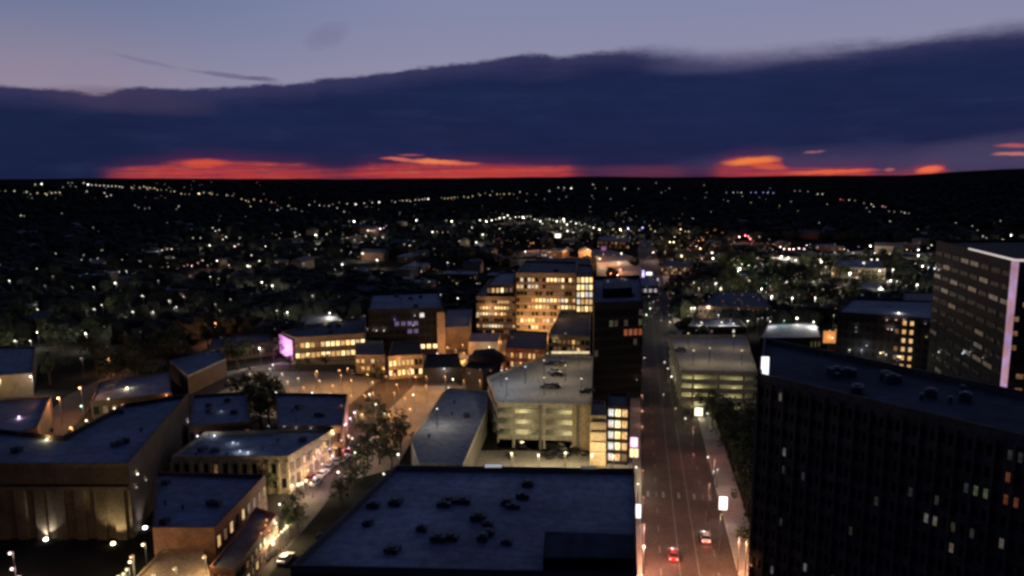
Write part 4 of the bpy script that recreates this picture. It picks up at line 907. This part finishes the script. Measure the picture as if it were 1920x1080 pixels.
for i, (x, y) in enumerate(((634,838),(645,829),(624,848),(612,858),(655,850),(646,862))):
    car(x, y, random.choice(('red', 'grey', 'silver')), ('car parked on the diagonal street, ' + ('second from its upper end, left kerb','uppermost, left kerb','third down, left kerb','lowest, left kerb','upper one, right kerb','lower one, right kerb')[i]), ang, group='cars on the diagonal street')
for i, (x, y, pt) in enumerate(((602,868,'silver'),(592,878,'red'),(618,880,'grey'),(606,892,'white'),(634,868,'silver'),(664,842,'white'),(583,900,'red'),(592,908,'grey'))):
    car(x, y, pt, 'car parked on the diagonal street near the shop entrance, ' + ('silver, left kerb','red, left kerb','grey, right kerb','white, right kerb','silver, right kerb, upper','white, right kerb, topmost','red, lowest left','grey, lowest right')[i], ang, group='cars near the shop entrance')
car(505, 1045, 'black', 'dark car at the bottom of the diagonal street near the cafe terrace', ang)
car(536, 1052, 'silver', 'pale car at the bottom of the diagonal street by the corner of the blue roof', ang)
for i, (x, y) in enumerate(((636,702),(652,703),(660,701))):
    car(x, y, ('black', 'black', 'grey')[i], 'car on the paved square, ' + ('left', 'middle', 'right')[i] + ' of three beneath the arcade building', .4)

# ------------------------------------------------------------------ trees
def crown_mesh(kind, seed, n=520, rx=3.2, rz_=3.0):
    rs = random.Random(seed); b = MB(); mt = M_leaf[kind]; mt2 = M_leaf[(kind+1) % 3]
    cl = [(Vector((rs.gauss(0, .45)*rx, rs.gauss(0, .45)*rx, 5.2+rs.uniform(-.6, .75)*rz_)), rs.uniform(.7, 1.5)) for _ in range(15)]
    for k in range(n):
        c, r = rs.choice(cl); v = Vector((rs.gauss(0, 1), rs.gauss(0, 1), rs.gauss(0, 1))).normalized()*r*rs.uniform(.55, 1.05); p = c+v
        u = Vector((rs.gauss(0, 1), rs.gauss(0, 1), rs.gauss(0, .5))).normalized(); w = u.cross(Vector((rs.gauss(0, 1), rs.gauss(0, 1), rs.gauss(0, 1)))).normalized(); s = rs.uniform(.18, .42)
        b.add([p-u*s, p-w*s*.6, p+u*s, p+w*s*.6], [[0,1,2,3]], mt if k % 3 else mt2)
    return b.mesh('crown')
def trunk_mesh(seed):
    rs = random.Random(seed); b = MB(); b.tube((0, 0, -.2), (.05, 0, 2.2), .26, .19, M_bark, 8); b.tube((.05, 0, 2.2), (0, .1, 5), .19, .09, M_bark, 7)
    for k in range(5):
        a = k*1.3+rs.random(); z0 = 2.2+k*.45; b.tube((.03, .02, z0), (math.cos(a)*1.7, math.sin(a)*1.7, z0+1.8), .1, .035, M_bark, 5)
    return b.mesh('trunk')
TR = [(crown_mesh(i % 3, 40+i), trunk_mesh(i)) for i in range(6)]
LAMPX = 0
def tree(p, s, label, group, base=0):
    c, t_ = random.choice(TR); root = thing('leafy_tree', label, 'tree', (p.x, p.y, base), group, random.uniform(0, 6.28)); root.scale = (s*random.uniform(.9, 1.15), s*random.uniform(.9, 1.15), s)
    link('trunk', t_, root); link('crown', c, root); return root
def clear_of_lamps(p, hgt, wid=2.5):
    x, y, zc = proj(Vector((p.x, p.y, p.z+hgt*.6))); rx = F*wid/zc+2; ry = F*hgt*.5/zc+3
    for lx, ly, ld in LAMPPX:
        if abs(lx-x) < rx and abs(ly-y) < ry and zc < ld-3: return False
    return True
def inside_b(p, mrg=2.0):
    for poly, h in BLD:
        c = True; n = len(poly)
        for i in range(n):
            a, b_ = poly[i], poly[(i+1) % n]; L = math.hypot(b_[0]-a[0], b_[1]-a[1])
            if ((b_[0]-a[0])*(p.y-a[1])-(b_[1]-a[1])*(p.x-a[0]))/L < -mrg: c = False; break
        if c: return True
    return False
def grove(pts, s, label, group):
    for x, y in pts:
        p = P(x, y, 0)
        if inside_b(p, 1.0) or (XL-1 < p.x < XR+1 and p.y < 420): continue
        tree(p, s*random.uniform(.85, 1.2), label, group)
grove([(680,805),(700,790),(722,812),(738,830),(705,830),(725,850),(690,845),(748,822),(712,870),(690,880),(668,900),(735,880),(752,850),(660,930),(640,950)], .95,
      'leafy street tree in the dark clump beside the long pale shed', 'trees by the long shed')
grove([(1335,800),(1352,830),(1365,860),(1380,890),(1395,920),(1350,790),(1375,810),(1395,840),(1405,870),(1300,765),(1280,745),(1325,775),(1405,800),(1420,780),(1270,735),(1262,718),(1340,760),(1375,770),(1400,960),(1412,1000),(1405,1040)], 1.1,
      'leafy tree in the dark strip on the right side of the main road', 'trees right of the main road')
grove([(480,790),(495,775),(505,800),(490,810),(478,760),(500,755),(515,770),(470,775)], 1.5, 'tall dark tree between the two twin roofed blocks', 'trees between the twin roofs')
grove([(540,985),(550,960),(560,1000),(545,1010),(500,935),(515,925)], .8, 'small street tree by the cafe terrace, lit by its string lamps', 'trees by the cafe terrace')
grove([(862,705),(872,712),(850,716),(880,706),(700,700),(708,712),(690,720),(580,690),(560,700),(610,690),(545,690),(740,712),(815,700),(828,708)], .7, 'small tree planted in the paved square', 'trees on the square')
grove([(60+random.uniform(-50, 60), 1000+random.uniform(-8, 10)) for _ in range(4)]+[(95,1008),(70,1005)], .9, 'small uplit tree before the brown hall piers', 'trees before the brown hall')
n_ = 0
for k in range(900):
    if n_ >= 90: break
    x, y = random.uniform(1340, 1660), random.uniform(492, 566); p = P(x, y)
    if inside_b(p, 2) or not clear_of_lamps(p, 8, 3): continue
    tree(p, random.uniform(1.0, 1.6), 'tree in the green lamp-lit park beyond the road', 'trees in the lamp-lit park'); n_ += 1
n_ = 0
for k in range(900):
    if n_ >= 60: break
    x, y = random.uniform(0, 520), random.uniform(590, 730); p = P(x, y)
    if inside_b(p, 2) or not clear_of_lamps(p, 9, 3.5): continue
    tree(p, random.uniform(1.1, 1.8), 'dark tree between the streets on the left', 'dark trees on the left'); n_ += 1

# far woodland, one mass
b = MB(); cnt = 0
for k in range(24000):
    if cnt >= 8000: break
    x = random.uniform(-60, 1980); y = 345+random.random()**1.2*300
    if y > 345: p = PG(x, y, 0)
    p.z = terrain(p.x, p.y); d_ = math.hypot(p.x, p.y)
    if d_ > 5200 or inside_b(p, 3) or (XL-3 < p.x < XR+3 and p.y < 900): continue
    if noise.noise(Vector((p.x/240, p.y/240, 2))) < -.28: continue
    s = random.uniform(3.0, 5.2)*(1+d_/2600)
    if not clear_of_lamps(p, s*1.7, s*1.1) or any(abs(lx-p.x) < s+5 and abs(ly-p.y) < s+5 for lx, ly in LAMPW): continue
    if (560 < x < 1110 and y > 600) or (930 < x < 1190 and 455 < y < 545 and rnd() < .9): continue
    b.ball((p.x, p.y, p.z+s*.7), s, M_wood, 6, 4, random.uniform(.6, 1.1), .3); cnt += 1
o = b.build('woodland'); o['kind'] = 'stuff'; o['label'] = 'dark mass of trees covering the suburbs out to the hills'

# vents and small machines on the other roofs
def on_roof(res, h, n, where):
    poly = res[1]; c = Vector((res[2][0], res[2][1]))
    for k in range(n):
        i = random.randrange(len(poly)); j = (i+1) % len(poly); t = rnd(); e_ = Vector(poly[i]).lerp(Vector(poly[j]), t); p_ = c.lerp(e_, random.uniform(.25, .78))
        if rnd() < .45:
            root = thing('roof_vent', 'small pipe vent or hatch on the roof of the '+where, 'vent', (p_.x, p_.y, h-.56), 'vents on the '+where); b = MB()
            b.tube((0, 0, 0), (0, 0, .8), .25, .25, M_unit, 8); b.build('pipe', root); b = MB(); b.tube((0, 0, .8), (0, 0, 1.0), .42, .3, M_metal, 8); b.build('cap', root)
        else:
            root = thing('rooftop_unit', 'air handling unit on the roof of the '+where, 'rooftop unit', (p_.x, p_.y, h-.56), 'units on the '+where, random.choice((0, .5, 1.2)))
            w_ = random.uniform(1.2, 2.6); b = MB(); b.box((0, 0, .6), (w_, 1.5, 1.1), M_unit); b.build('casing', root); b = MB(); b.tube((0, 0, 1.15), (0, 0, 1.35), .5, .5, M_metal, 10); b.build('fan_cowl', root)
for res, h, n, wh in ((( L1, l1p, l1o), 16, 9, 'brown hall'), (b2, 10, 4, 'left twin block'), (b3, 10, 5, 'right twin block'), (b4, 9, 7, 'column fronted block'), (b5, 10, 6, 'brick shop'), ((lr, lrp, lro), 7.5, 5, 'long shed'),
                      ((rt, rp_, ro), 45, 12, 'dark high-rise'), ((dt, dp, do_), 33, 3, 'dark tower'), ((pb, pp, po), 20, 5, 'violet windowed block'), ((ob, op_, oo), 29, 4, 'office block'), ((sb, sbp, sbo), 10.5, 4, 'arcade building'), (b8, 6, 3, 'bar building')):
    on_roof(res, h, n, wh)

# unlit houses on the plain
def house_meshes(seed):
    rs = random.Random(seed); w, l, h = rs.uniform(9, 16), rs.uniform(12, 26), rs.uniform(4, 8); b = MB(); b.box((0, 0, h/2), (w, l, h), (M_brown, M_tan, M_brick)[seed % 3]); wall = b.mesh('wall')
    b = MB()
    if seed % 2:
        rh = h*.45; o_ = .5
        b.add([(-w/2-o_, -l/2-o_, h), (w/2+o_, -l/2-o_, h), (w/2+o_, l/2+o_, h), (-w/2-o_, l/2+o_, h), (0, -l/2-o_, h+rh), (0, l/2+o_, h+rh)], [[0,1,4],[1,2,5,4],[2,3,5],[3,0,4,5],[3,2,1,0]], M_roofd)
    else:
        b.box((0, 0, h+.25), (w+.3, l+.3, .5), M_roofb); b.box((w*.2, l*.1, h+1.1), (2.5, 3, 1.3), M_metal)
    return wall, b.mesh('roof'), (w, l, h)
HM = [house_meshes(i) for i in range(10)]; n_ = 0
for k in range(3000):
    if n_ >= 110: break
    x, y = random.uniform(0, 1750), 420+random.random()*200; p = P(x, y)
    if 640 < x < 1110 and y > 560: continue
    if inside_b(p, 14) or (XL-14 < p.x < XR+14) or not clear_of_lamps(p, 8, 12): continue
    wl_, rf_, (w, l, h) = random.choice(HM); rz = random.choice((0, math.pi/2, .35, 1.2))
    root = thing('house', 'small unlit building among the dark blocks of the plain', 'building', (p.x, p.y, terrain(p.x, p.y)), 'unlit buildings on the plain', rz)
    link('wall', wl_, root); link('roof', rf_, root)
    if rnd() < .6:
        for s_ in (-1, 1): link('window', win_mesh(1.6, 1.3, random.choice('dmfd')), root, (s_*w*.25, -l/2-.02, h*.55))
    BLD.append(([(p.x-8, p.y-8), (p.x+8, p.y-8), (p.x+8, p.y+8), (p.x-8, p.y+8)], 6)); n_ += 1
